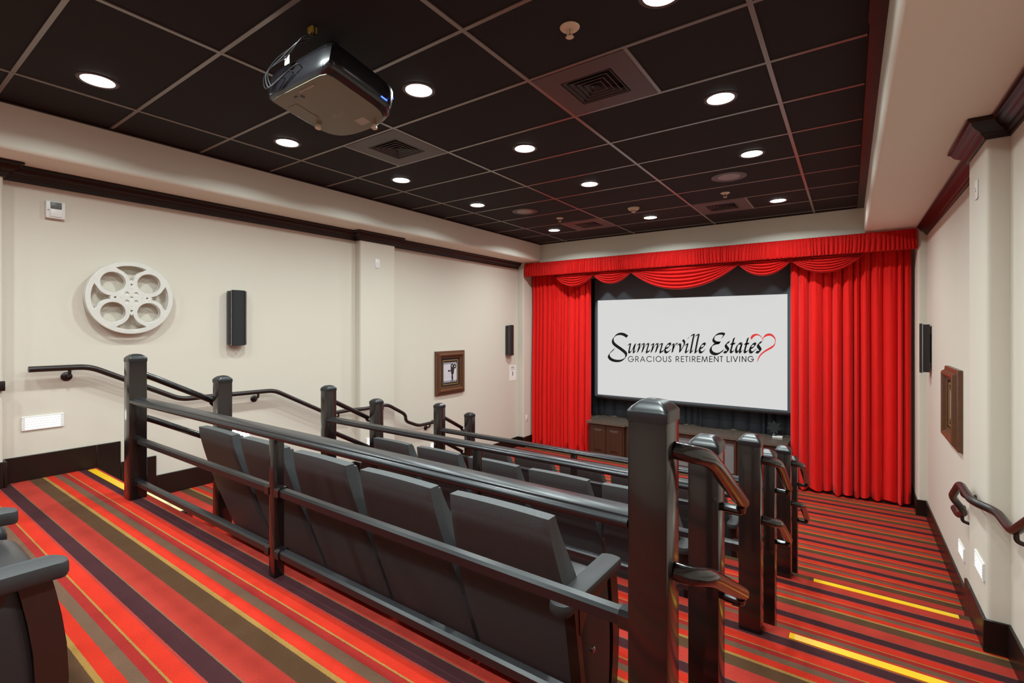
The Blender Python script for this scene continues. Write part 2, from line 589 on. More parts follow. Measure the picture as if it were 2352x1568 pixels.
def skirting(side):
    wall = XL if side < 0 else XR
    s = 1 if side < 0 else -1
    root = bpy.data.objects.new('baseboard_left' if side < 0 else 'baseboard_right', None)
    COL.objects.link(root)
    root['kind'] = 'structure'

    def seg(d0, d1, y0, y1, z0, z1):
        xa, xb = wall + s * d0, wall + s * d1
        struct('board', MB().box(xa, xb, y0, y1, z0, z1, 0.003, 1), 'base_wood', None, root, smooth=40)

    lv = [F0, F0 - RISE, F1, F1 - RISE, F2, F2 - RISE, F3]
    ed = [E0, E0 + TREAD, E1, E1 + TREAD, E2, E2 + TREAD]
    start = [YB] + ed
    for k, f in enumerate(lv):
        y0 = start[k] + (OV if k else 0)
        if k < 6:
            segs = [(y0, ed[k], f)]
            over = (ed[k], ed[k] + OV)
        else:
            segs = [(y0, YJ, f)]
            over = None
        c0, c1 = (CY0, CY1) if side < 0 else (CY0 + 0.03, CY1 - 0.03)
        for (a, b, z) in segs:
            if a < c0 < b:                                   # the skirting runs out and round the pier
                seg(0, BT, a, c0 - BT, z, z + BH)
                seg(0, CD + BT, c0 - BT, c0, z, z + BH)
                seg(CD, CD + BT, c0, b, z, z + BH)
                over_d = CD
            elif side < 0 and a < 0.73 < b:
                seg(CD, CD + BT, 0.10, 0.73, z, z + BH)
                seg(0, CD + BT, 0.73, 0.73 + BT, z, z + BH)
                seg(0, BT, 0.73 + BT, b, z, z + BH)
                over_d = 0
            else:
                seg(0, BT, a, b, z, z + BH)
                over_d = 0
        if over:
            seg(over_d if c0 < over[0] < c1 + 0.05 else 0, (over_d if c0 < over[0] < c1 + 0.05 else 0) + BT, over[0], over[1], f - RISE, f + BH)
    jx = (-4.93 if side < 0 else 0.66)
    xa = wall
    struct('board', MB().box(xa, jx + s * BT, YJ - BT, YJ, 0, BH, 0.003, 1), 'base_wood', None, root, smooth=40)
    struct('board', MB().box(jx, jx + s * BT, YJ, YF, 0, BH, 0.003, 1), 'base_wood', None, root, smooth=40)
    return root


skirting(-1)
skirting(1)

# ---- yellow tape on the platform edges
def tape(x0, x1, e, z, mat, label):
    tag(link('nosing_strip', MB().box(x0, x1, e - 0.066, e - 0.018, z, z + 0.003).mesh('nosing_strip', mat, 0)), label, 'tape', 'strips on the step edges')


tape(-5.00, -4.05, E0, F0, 'yellow_tape', 'yellow strip on the top step edge beside the left baseboard')
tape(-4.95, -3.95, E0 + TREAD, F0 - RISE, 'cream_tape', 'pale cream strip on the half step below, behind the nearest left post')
tape(-0.24, 0.58, E1, F1, 'yellow_tape', 'longer nearer yellow strip across the right aisle step')
tape(-0.215, 0.575, E2, F2, 'yellow_tape', 'farther yellow strip across the right aisle step')

# ================================================================== THINGS
# ---- guard railings (posts, flat top rail, two lower bars, stair rails to the lower posts)
PH = 0.05            # half post width
XC = -2.175


def post_mesh(h):
    return MB().box(-PH, PH, -PH, PH, 0, h, 0.006, 2).mesh('post', 'post_paint')


def cap_mesh():
    def fn(u, v):
        # square dome: rings from the collar up to the crown
        rings = [(0.0, -0.022, 1.06), (0.02, -0.022, 1.06), (0.25, 0.0, 1.06), (0.30, 0.004, 1.03), (0.5, 0.014, 0.86), (0.75, 0.026, 0.55), (0.92, 0.030, 0.25), (1.0, 0.031, 0.0)]
        k = v * (len(rings) - 1)
        i = min(int(k), len(rings) - 2)
        t = k - i
        z = rings[i][1] * (1 - t) + rings[i + 1][1] * t
        s = rings[i][2] * (1 - t) + rings[i + 1][2] * t
        a = 2 * math.pi * u + math.pi / 4
        c, d = math.cos(a), math.sin(a)
        m = (abs(c) ** 16 + abs(d) ** 16) ** (1 / 16)
        return Vector((c / m * PH * s, d / m * PH * s, z))
    return MB().grid(fn, 64, 14, closed_u=True).mesh('cap', 'rail_top', 40)


POST_UP = post_mesh(0.94)
POST_LOW = post_mesh(1.105)
CAP = cap_mesh()


def make_railing():
    root = thing('guard_railing', '', 'railing', (XC, 1.20, F0))
    hx = 1.77          # post centres from the middle
    for sx in (-1, 1):
        for me, y, z, h in ((POST_UP, 0.0, 0.0, 0.94), (POST_LOW, 0.55, -2 * RISE, 1.105)):
            p = link('post', me, root)
            p.location = (sx * hx, y, z)
            c = link('cap', CAP, p)
            c.location = (0, 0, h)
    part(root, 'middle_post', MB().box(-0.024, 0.024, -0.024, 0.024, 0, 0.64, 0.003), 'post_paint')
    # top rail: broad flat board with a beaded edge
    half = [(0.034, 0.676), (0.0375, 0.674), (0.038, 0.670), (0.042, 0.669), (0.048, 0.667), (0.052, 0.663), (0.0535, 0.657), (0.052, 0.651), (0.048, 0.647), (0.042, 0.646), (0.038, 0.646), (0.038, 0.640)]
    pr = [(-a, b) for a, b in half] + [(a, b) for a, b in reversed(half)]
    part(root, 'top_rail', MB().prism(pr, -hx + PH, hx - PH, 'X'), 'rail_top', smooth=32)
    bar = [(-0.021, -0.015), (-0.016, -0.02), (0.016, -0.02), (0.021, -0.015), (0.021, 0.010), (0.012, 0.018), (-0.012, 0.018), (-0.021, 0.010)]
    cuff = [(a * 1.28, b * 1.28) for a, b in bar]
    for zb in (0.395, 0.115):
        for x0, x1 in ((-hx + PH, -0.024), (0.024, hx - PH)):
            b = part(root, 'bar', MB().prism([(a, c + zb) for a, c in bar], x0, x1, 'X'), 'rail_top', smooth=30)
            for xa, xb in ((x0, x0 + 0.035), (x1 - 0.035, x1)):
                part(b, 'cuff', MB().prism([(a, c + zb) for a, c in cuff], xa, xb, 'X'), 'rail_paint', smooth=30)
    for sx in (-1, 1):
        for dz in (0.0, -0.30):
            z0 = 0.845 + dz
            path = [(sx * (hx + 0.048), 0.010, z0), (sx * (hx + 0.085), 0.016, z0 - 0.006), (sx * (hx + 0.112), 0.07, z0 - 0.022), (sx * (hx + 0.115), 0.14, z0 - 0.056), (sx * (hx + 0.115), 0.535, z0 - 0.272)]
            t = part(root, 'stair_rail', MB().tube(fillet(path, 0.06, 4), 0.022, 16), 'rail_paint', smooth=40)
            e = path[-1]
            part(t, 'bracket', MB().tube(fillet([(e[0], e[1] - 0.02, e[2] - 0.005), (e[0], e[1] + 0.0, e[2] - 0.03), (sx * (hx + 0.045), 0.545, e[2] - 0.03)], 0.01, 3), 0.014, 10), 'rail_paint')
    return root


rail0 = make_railing()
rail0['label'] = 'nearest black guard railing on the top platform behind the closest seat row'
rail0['group'] = 'guard railings behind the seat rows'
for k, lab in ((1, 'second black guard railing, on the middle platform between the seat rows'), (2, 'third and farthest black guard railing, nearest the screen')):
    r = copy_tree(rail0)
    r.location = (XC, 1.20 + 1.47 * k, (F0, F1, F2)[k])
    r['label'] = lab

# ---- theatre seats: local origin on the floor under the top of the back, facing +Y
def seat_meshes():
    M = {}

    def lean(z):                                            # upright at the top, tucked forward lower down
        t = max(0.0, 0.85 - z)
        return 0.40 * t * t / (t + 0.18)
    # rear shell, slab that leans and widens downwards
    def slab(off0, off1, top, bot, wt, wb, bulge, crown):
        mb = MB()
        def surf(side):
            def fn(u, v):
                z = top + (bot - top) * v
                hw = wt + (wb - wt) * min(1, v * 1.9) ** 1.3
                x = (u * 2 - 1) * hw
                e = min(1.0, (1 - abs(u * 2 - 1)) / 0.03 + 0.55) ** 0.5
                ev = min(1.0, v / 0.03 + 0.62, (1 - v) / 0.04 + 0.4) ** 0.5
                y = lean(z) + (off0 + (off1 - off0) * (0.5 + side * 0.5 * min(e, ev))) + (bulge * e * ev * math.sin(math.pi * min(1, v * 1.02)) if side > 0 else 0)
                if v < 0.02:
                    z += crown * (1 - (u * 2 - 1) ** 2)
                return Vector((x, y, z))
            return fn
        mb.grid(surf(-1), 20, 22)
        mb.grid(surf(1), 20, 22)
        bmesh.ops.remove_doubles(mb.bm, verts=list(mb.bm.verts), dist=0.0008)
        # close the rim between both skins
        be = [e for e in mb.bm.edges if e.is_boundary]
        if be:
            bmesh.ops.bridge_loops(mb.bm, edges=be)
        return mb
    M['backrest'] = slab(0.0, 0.066, 0.828, 0.045, 0.233, 0.274, 0.0, 0.004).mesh('backrest', 'vinyl', 50)
    M['back_cushion'] = slab(0.055, 0.088, 0.808, 0.34, 0.218, 0.256, 0.035, 0.004).mesh('back_cushion', 'vinyl', 50)
    sc = MB().box(-0.236, 0.236, 0.16, 0.445, 0.355, 0.492, 0.05, 4)
    M['seat_cushion'] = sc.mesh('seat_cushion', 'vinyl_gloss', 50)
    M['seat_pan'] = MB().box(-0.21, 0.21, 0.20, 0.39, 0.315, 0.348, 0.01, 2).mesh('seat_pan', 'seat_wood')
    M['pedestal'] = MB().box(-0.10, 0.10, 0.27, 0.40, 0.0, 0.32, 0.01, 1).mesh('pedestal', 'speaker_black')
    # arm pad: flat top, rounded nose, tapered tail
    def arm(y_tail):
      mb = MB()
      out = []
      for k in range(9):
        a = math.radians(-90 + 22.5 * k)
        out.append((0.043 * math.sin(a), 0.425 + 0.030 * math.cos(a)))
      for k in range(9):
        a = math.radians(90 + 22.5 * k)
        out.append((0.041 * math.sin(a), y_tail + 0.030 * math.cos(a)))
      n = len(out)
      lv = [(0.522, 0.90), (0.532, 1.0), (0.552, 1.0), (0.561, 0.95), (0.564, 0.82)]
      vv = []
      for z, s in lv:
        for x, y in out:
            cy = (0.425 + y_tail) / 2
            vv.append((x * s, cy + (y - cy) * (1 - (1 - s) * 0.16), z - 0.012 * max(0, (y - 0.39) / 0.06)))
      ff = [tuple(range(n - 1, -1, -1)), tuple(range((len(lv) - 1) * n, len(lv) * n))]
      for j in range(len(lv) - 1):
        for i in range(n):
            ff.append((j * n + i, j * n + (i + 1) % n, (j + 1) * n + (i + 1) % n, (j + 1) * n + i))
      mb._add(vv, ff)
      return mb.mesh('armrest', 'arm_pad', 40)
    M['armrest'] = arm(0.0)
    M['inner_armrest'] = arm(0.235)
    # side standard: wooden frame with a bowed front, upholstered panel inside
    def front(z):
        t = z / 0.525
        return 0.405 + 0.045 * math.sin(math.pi * min(1, 0.12 + t * 0.80))
    def rear(z):
        return 0.055 + 0.10 * (1 - z / 0.525)
    zs = [0.0, 0.08, 0.16, 0.25, 0.34, 0.42, 0.48, 0.525]
    wood = [(front(z), z) for z in zs] + [(front(z) - 0.062, z) for z in reversed(zs)]
    M['front_upright'] = MB().prism(wood, -0.026, 0.026, 'X').mesh('front_upright', 'seat_wood', 30)
    wood2 = [(rear(z), z) for z in zs] + [(rear(z) + 0.03, z) for z in reversed(zs)]
    M['rear_upright'] = MB().prism(wood2, -0.022, 0.022, 'X').mesh('rear_upright', 'seat_wood', 30)
    pan = MB()
    def pfn(side):
        def fn(u, v):
            z = 0.02 + 0.50 * v
            y0, y1 = rear(z) + 0.028, front(z) - 0.064
            e = min(1, u / 0.12, (1 - u) / 0.12, v / 0.08 + 0.05, (1 - v) / 0.08 + 0.05) ** 0.6
            return Vector((side * (0.012 + 0.012 * e), y0 + (y1 - y0) * u, z))
        return fn
    pan.grid(pfn(1), 10, 12)
    pan.grid(pfn(-1), 10, 12)
    be = [e for e in pan.bm.edges if e.is_boundary]
    bmesh.ops.bridge_loops(pan.bm, edges=be)
    M['side_panel'] = pan.mesh('side_panel', 'vinyl_dark', 50)
    M['inner_panel'] = MB().box(-0.02, 0.02, 0.335, 0.41, 0.0, 0.525, 0.006, 2).mesh('side_panel', 'vinyl_dark')
    M['gusset'] = MB().prism([(0.09, 0.522), (0.345, 0.522), (0.33, 0.485), (0.16, 0.46), (0.10, 0.40)], -0.025, 0.025, 'X').mesh('gusset', 'seat_wood', 30)
    M['hinge_bolt'] = MB().lathe([(0.011, 0), (0.011, 0.006), (0.006, 0.009)], 10, Matrix.Rotation(math.pi / 2, 4, 'Y')).mesh('hinge_bolt', 'chrome')
    return M


SM = seat_meshes()
PITCH = 0.575


def make_seat(label, loc, group, left_arm=False, inner=False):
    t = thing('theater_seat', label, 'theater seat', loc, 0, group)
    b = link('backrest', SM['backrest'], t)
    link('back_cushion', SM['back_cushion'], t)
    link('seat_cushion', SM['seat_cushion'], t)
    link('seat_pan', SM['seat_pan'], t)
    link('pedestal', SM['pedestal'], t)
    for s in ((1, -1) if left_arm else (1,)):
        x = s * PITCH / 2
        for n in ('armrest', 'side_panel'):
            shared = (inner and s > 0) or s < 0                       # arm between two neighbours: sits in front of the backs
            o = link(n, SM[('inner_armrest' if n == 'armrest' else 'inner_panel') if shared else n], t)
            o.location = (x, 0, 0)
            if n == 'side_panel' and not shared:
                for q in ('front_upright', 'rear_upright', 'gusset'):
                    c = link(q, SM[q], o)
                c = link('hinge_bolt', SM['hinge_bolt'], o)
                c.location = (0.024, 0.20, 0.30)
    return t


ORD = ['right end', 'second from the right', 'middle', 'fourth from the right', 'left end']
for k, (f, row) in enumerate(((F1, 'nearest seat row'), (F2, 'middle seat row'), (F3, 'farthest seat row'))):
    for i in range(5):
        x = -1.10 - PITCH * i
        if k == 0:
            lab = ('black theater seat at the right end of the nearest row, armrest beside the big post', 'black vinyl theater seat back next to the right end seat in the nearest row',
                   'black theater seat in the middle of the nearest row, right of the thin post', 'black theater seat in the nearest row, just left of the thin rail post',
                   'black theater seat at the left end of the nearest row, beside the left aisle')[i]
        else:
            lab = 'black vinyl theater seat, %s of the %s' % (ORD[i], row)
        make_seat(lab, (x, 1.45 + 1.47 * k, f), 'seats of the ' + row, i == 4, i > 0)
make_seat('black theater seat in the bottom left corner, its curved side panel facing us', (-1.9625, -0.09, F0), 'seats on the top platform')
make_seat('theater seat at the left picture edge, only its armrest tip and cushion showing', (-2.5375, -0.09, F0), 'seats on the top platform', False, True)


# ---- stage curtain, pelmet and swags
def pleated(x0, x1, z0, z1, y, seed, n, amp, mat, name, nx=260, nz=26, flare=0.0):
    rnd = random.Random(seed)
    w = [rnd.uniform(0.4, 1.7) for _ in range(n)]
    s = sum(w)
    cuts = [0]
    for q in w:
        cuts.append(cuts[-1] + q / s)
    amps = [rnd.uniform(0.7, 1.25) for _ in range(n)]
    ph = [rnd.uniform(-1, 1) for _ in range(n)]

    def fn(u, v):
        z = z1 + (z0 - z1) * v
        i = 0
        uu = min(max(u, 0), 0.99999)
        while i < n - 1 and uu > cuts[i + 1]:
            i += 1
        t = (uu - cuts[i]) / (cuts[i + 1] - cuts[i])
        a = amp * amps[i] * (0.55 + 0.45 * min(1, v * 1.6))
        f = abs(math.sin(math.pi * t)) ** 0.6
        # secondary pinch near the heading
        f2 = 0.35 * abs(math.sin(3 * math.pi * t)) * max(0, 1 - v * 5)
        dx = 0.012 * ph[i] * math.sin(v * 3.0) * math.sin(math.pi * t)
        zz = z + (0.012 * math.sin(uu * 40) * v if v > 0.97 else 0)
        return Vector((x0 + (x1 - x0) * u + dx + flare * (u - 0.5) * v, y - a * (f + f2), zz))
    mb = MB().grid(fn, nx, nz)

    def bk(u, v):
        p = fn(u, v)
        return p + Vector((0, 0.012, 0))
    mb.grid(bk, nx, nz)
    be = [e for e in mb.bm.edges if e.is_boundary]
    bmesh.ops.bridge_loops(mb.bm, edges=be)
    return mb.mesh(name, mat, 80)


tag(link('stage_curtain', pleated(-4.90, -3.72, 0.035, zc(0.96), 7.72, 3, 14, 0.11, 'velvet', 'stage_curtain')),
    'red velvet pleated stage curtain hanging left of the screen', 'curtain', 'stage curtains')
tag(link('stage_curtain', pleated(-0.672, 0.628, 0.035, zc(0.96), 7.72, 11, 12, 0.135, 'velvet', 'stage_curtain')),
    'red velvet pleated stage curtain hanging right of the screen, beside the right aisle', 'curtain', 'stage curtains')

val = thing('valance', 'red velvet pelmet with gathered heading and five swags above the screen', 'valance', (-2.13, 7.42, zc(0.92)))


def header():
    rnd = random.Random(5)
    n = 1300
    xa, xb = -4.895, 0.65
    z0, z1 = zc(0.925), zc(1.165)
    # gathers of uneven width
    edges, x = [0.0], 0.0
    while x < 1:
        x += rnd.uniform(0.0042, 0.0105)
        edges.append(x)
    prof = []
    g = 0
    for i in range(n + 1):
        u = i / n
        while u > edges[g + 1] and g < len(edges) - 2:
            g += 1
        t = (u - edges[g]) / (edges[g + 1] - edges[g])
        prof.append(abs(math.sin(math.pi * t)) ** 0.7)
    amp = [0.027 + 0.012 * math.sin(i * 0.031) * math.sin(i * 0.0077) for i in range(n + 1)]

    def fn(u, v):
        i = int(round(u * n))
        j = min(n, max(0, i + int(5 * math.sin(i * 0.021 + 2) * (v - 0.4))))
        pinch = 0.25 if 0.12 < v < 0.22 else 1.0           # shirred line under the heading
        zz = z1 + (z0 - z1) * v + (0.005 * prof[j] if v > 0.95 else 0)
        return Vector((xa + (xb - xa) * u, 7.405 - amp[j] * prof[j] * pinch * (0.7 + 0.5 * v) - 0.016 * math.sin(v * 3.1), zz))
    mb = MB().grid(fn, n, 10)
    mb.grid(lambda u, v: fn(u, v) + Vector((0, 0.04, 0)), n, 2)
    be = [e for e in mb.bm.edges if e.is_boundary]
    bmesh.ops.bridge_loops(mb.bm, edges=be)
    return mb


part(val, 'heading', header(), 'velvet_deep', world=True, smooth=80)


def swag(xa, xb, zb, folds, y):
    zt = zc(0.945)
    drop = zt - zc(zb)

    def fn(u, v):
        s = 2 * u - 1
        cat = (1 - abs(s) ** 2.1)
        pinch = 0.10 * (1 - v)                          # upper folds start further in
        x = (xa + xb) / 2 + s * (xb - xa) / 2 * (1 + pinch * 0.0) * (1 - 0.05 * math.sin(math.pi * v))
        depth = drop * (0.03 + 0.97 * v ** 0.9) * cat
        z = zt - depth - 0.02 * v * (1 - cat)
        saw = (v * folds) % 1.0
        ridge = (math.sin(math.pi * saw) ** 0.6) * (0.35 + 0.65 * cat)
        yy = y - 0.055 * ridge - 0.03 * v * cat
        return Vector((x, yy, z))
    mb = MB().grid(fn, 44, 60)
    mb.grid(lambda u, v: fn(u, v) + Vector((0, 0.018, 0)), 44, 60)
    be = [e for e in mb.bm.edges if e.is_boundary]
    bmesh.ops.bridge_loops(mb.bm, edges=be)
    return mb


for xa, xb, zb, fo, yy in ((-4.33, -3.53, 0.705, 5, 7.50), (-3.60, -2.87, 0.718, 5, 7.50), (-2.95, -1.26, 0.575, 6, 7.49), (-1.33, -0.62, 0.712, 5, 7.50), (-0.68, 0.155, 0.71, 6, 7.50)):
    part(val, 'swag', swag(xa, xb, zb, fo, yy), 'velvet_deep', world=True, smooth=80)

# ---- projection screen with the logo
SY = 7.90
scr = thing('projection_screen', 'wide pull-down projection screen showing the retirement community logo', 'screen', (-2.19, SY, zc(-1.24)))
part(scr, 'masking', MB().box(-3.735, -0.645, SY + 0.004, SY + 0.010, zc(-1.235), SOFF - 0.03), 'mask_cloth', True)
part(scr, 'image_panel', MB().box(-3.673, -0.727, SY, SY + 0.006, zc(-1.195), zc(0.473)), 'screen_image', True, 0)
part(scr, 'bottom_bar', MB().box(-3.75, -0.63, SY - 0.014, SY + 0.022, zc(-1.262), zc(-1.222), 0.008), 'speaker_black', True)
LOGO_NIB=[[1.0,[[-0.9302,0.1977],[-0.9977,0.2347],[-1.0629,0.2444],[-1.1213,0.2301],[-1.1654,0.195],[-1.1928,0.1529],[-1.1965,0.1111],[-1.1728,0.0685],[-1.1213,0.0293],[-1.0556,-0.0119],[-0.9905,-0.0582],[-0.9581,-0.0915],[-0.9524,-0.1242],[-0.9703,-0.1673],[-1.0266,-0.2106],[-1.0993,-0.2273],[-1.1802,-0.2209],[-1.2396,-0.1953],[-1.271,-0.1559],[-1.268,-0.1222],[-1.2321,-0.0778],[-1.1654,-0.0168]]],[0.45,[[-0.9245,0.0461],[-0.8974,0.0685],[-0.8747,0.0758]]],[0.72,[[-0.8747,0.0744],[-0.8832,0.0348],[-0.901,-0.0475],[-0.896,-0.0712],[-0.869,-0.0615],[-0.8337,-0.015],[-0.8021,0.0569],[-0.788,0.0809]]],[0.72,[[-0.788,0.0809],[-0.7986,0.0435],[-0.8182,-0.0417],[-0.8161,-0.0688],[-0.7986,-0.0594],[-0.772,-0.0289]]],[0.45,[[-0.758,0.0498],[-0.7288,0.072],[-0.708,0.0791]]],[0.75,[[-0.708,0.0791],[-0.7253,0.0181],[-0.7496,-0.0668]]],[0.5,[[-0.7343,-0.036],[-0.708,0.0186],[-0.67,0.0698],[-0.6356,0.0839]]],[0.75,[[-0.6336,0.0819],[-0.6494,0.02],[-0.6734,-0.0645]]],[0.5,[[-0.6583,-0.0272],[-0.6322,0.0237],[-0.5946,0.0714],[-0.5586,0.0854]]],[0.75,[[-0.5573,0.0834],[-0.5708,0.0352],[-0.5912,-0.0353],[-0.5892,-0.0619],[-0.5708,-0.0527],[-0.5336,-0.029]]],[0.45,[[-0.5228,0.0549],[-0.4945,0.0767],[-0.4744,0.0838]]],[0.75,[[-0.4744,0.0838],[-0.4911,0.0238],[-0.5147,-0.0597]]],[0.5,[[-0.4999,-0.0294],[-0.4744,0.0242],[-0.4376,0.0746],[-0.4044,0.0884]]],[0.75,[[-0.4024,0.0865],[-0.4177,0.0256],[-0.441,-0.0575]]],[0.5,[[-0.4263,-0.0208],[-0.4011,0.0293],[-0.3647,0.0761],[-0.3299,0.0899]]],[0.75,[[-0.3286,0.088],[-0.3417,0.0405],[-0.3614,-0.0288],[-0.3595,-0.055],[-0.3417,-0.046],[-0.3057,-0.0227]]],[0.72,[[-0.277,0.0107],[-0.2328,0.0301],[-0.2038,0.0632],[-0.2006,0.086],[-0.2186,0.0921],[-0.251,0.0719],[-0.2757,0.029],[-0.2861,-0.0169],[-0.275,-0.0479],[-0.249,-0.0517],[-0.2186,-0.0294],[-0.1941,-0.0027]]],[0.45,[[-0.18,0.0624],[-0.1557,0.0836],[-0.141,0.0904]]],[0.72,[[-0.141,0.0891],[-0.1525,0.032],[-0.1672,-0.0492]]],[0.6,[[-0.1544,-0.0036],[-0.1333,0.0518],[-0.1079,0.0878],[-0.0825,0.098]]],[0.45,[[-0.087,0.0645],[-0.0636,0.0855],[-0.0478,0.0922]]],[0.72,[[-0.0466,0.091],[-0.0384,0.0476],[-0.0466,-0.0424]]],[0.6,[[-0.044,-0.0391],[-0.007,0.0259],[0.0211,0.0809],[0.0242,0.1224],[-0.0008,0.1558]]],[0.45,[[0.0347,0.0671],[0.0614,0.0881],[0.0769,0.0947]]],[0.72,[[0.0757,0.0934],[0.0645,0.0436],[0.0478,-0.0173],[0.0503,-0.0427],[0.0658,-0.034],[0.0954,-0.0052]]],[0.7,[[0.0923,0.1979],[0.08,0.1786]]],[0.45,[[0.1212,0.2172],[0.1537,0.2397],[0.1762,0.2462]]],[0.75,[[0.175,0.2443],[0.1537,0.1468],[0.1243,-0.012],[0.1218,-0.0405],[0.1372,-0.0318],[0.164,-0.0045]]],[0.45,[[0.1945,0.218],[0.2266,0.2403],[0.2489,0.2468]]],[0.75,[[0.2477,0.2449],[0.2266,0.148],[0.1975,-0.0099],[0.1951,-0.0383],[0.2102,-0.0297],[0.2368,-0.0025]]],[0.72,[[0.2657,0.0246],[0.3064,0.0431],[0.3332,0.0749],[0.3362,0.0968],[0.3195,0.1027],[0.2897,0.0833],[0.2669,0.0421],[0.2573,-0.002],[0.2675,-0.0318],[0.2915,-0.0354],[0.3195,-0.014],[0.3421,0.0116]]],[0.7,[[0.5828,0.1892],[0.6039,0.2181],[0.6181,0.2427],[0.6136,0.2548],[0.5839,0.2625],[0.5322,0.2542],[0.4888,0.2249],[0.4644,0.1796],[0.4685,0.1488],[0.4975,0.1265],[0.5322,0.1222],[0.561,0.124]]],[0.85,[[0.561,0.1209],[0.5033,0.1081],[0.4569,0.0825],[0.4288,0.0399],[0.4241,-0.0023],[0.4452,-0.037],[0.4917,-0.0559],[0.5322,-0.0497],[0.5725,-0.0239],[0.6124,0.0078]]],[0.78,[[0.6945,0.1325],[0.6663,0.1216],[0.6437,0.0951],[0.6476,0.0635],[0.6691,0.0336],[0.6759,0.0083],[0.6623,-0.0164],[0.6408,-0.0231],[0.617,-0.0165]]],[0.72,[[0.7599,0.1988],[0.7476,0.1503],[0.7253,0.0532],[0.7124,-0.0016],[0.7225,-0.0206],[0.7421,-0.0116],[0.7643,0.012]]],[0.5,[[0.7096,0.1025],[0.7421,0.108],[0.7754,0.1122]]],[0.7,[[0.8636,0.1116],[0.8362,0.1146],[0.8059,0.0852],[0.7865,0.0276],[0.7932,-0.0125],[0.8142,-0.0119],[0.8417,0.0321],[0.8664,0.1075]]],[0.72,[[0.8664,0.1104],[0.8538,0.0623],[0.8417,0.0051],[0.8455,-0.0187],[0.8565,-0.0124],[0.8773,0.0139]]],[0.72,[[0.9517,0.2012],[0.9398,0.1535],[0.9181,0.0579],[0.9056,0.0039],[0.9154,-0.0148],[0.9344,-0.0059],[0.956,0.0172]]],[0.5,[[0.9029,0.1064],[0.9344,0.1118],[0.9667,0.116]]],[0.72,[[0.9839,0.0429],[1.0203,0.0604],[1.0443,0.0904],[1.047,0.1111],[1.0321,0.1167],[1.0054,0.0984],[0.985,0.0595],[0.9764,0.0178],[0.9856,-0.0104],[1.007,-0.0139],[1.0321,0.0064],[1.0523,0.0305]]],[0.78,[[1.1341,0.1403],[1.1078,0.1299],[1.0867,0.1043],[1.0904,0.0738],[1.1104,0.0449],[1.1167,0.0205],[1.1041,-0.0033],[1.0841,-0.0098],[1.0618,-0.0034]]]]
LOGO_HEART=[[[0.999,0.177,0.0027],[0.999,0.1989,0.0151],[1.0177,0.2286,0.0179],[1.0443,0.2454,0.0151],[1.0735,0.2498,0.011],[1.1052,0.2384,0.0062],[1.1341,0.2106,0.0034],[1.1471,0.1862,0.0062],[1.1586,0.1642,0.0014]],[[1.1576,0.1933,0.0014],[1.1654,0.2145,0.0076],[1.1888,0.238,0.0137],[1.2225,0.2512,0.0172],[1.2585,0.2468,0.0158],[1.2918,0.2183,0.0103],[1.3112,0.177,0.0048],[1.3081,0.1365,0.0034],[1.2969,0.1017,0.0076],[1.2662,0.0692,0.013],[1.2251,0.0409,0.013],[1.1784,0.0088,0.011],[1.1314,-0.0335,0.0096],[1.0999,-0.0815,0.0076],[1.083,-0.1262,0.0048],[1.0777,-0.1587,0.001]]]
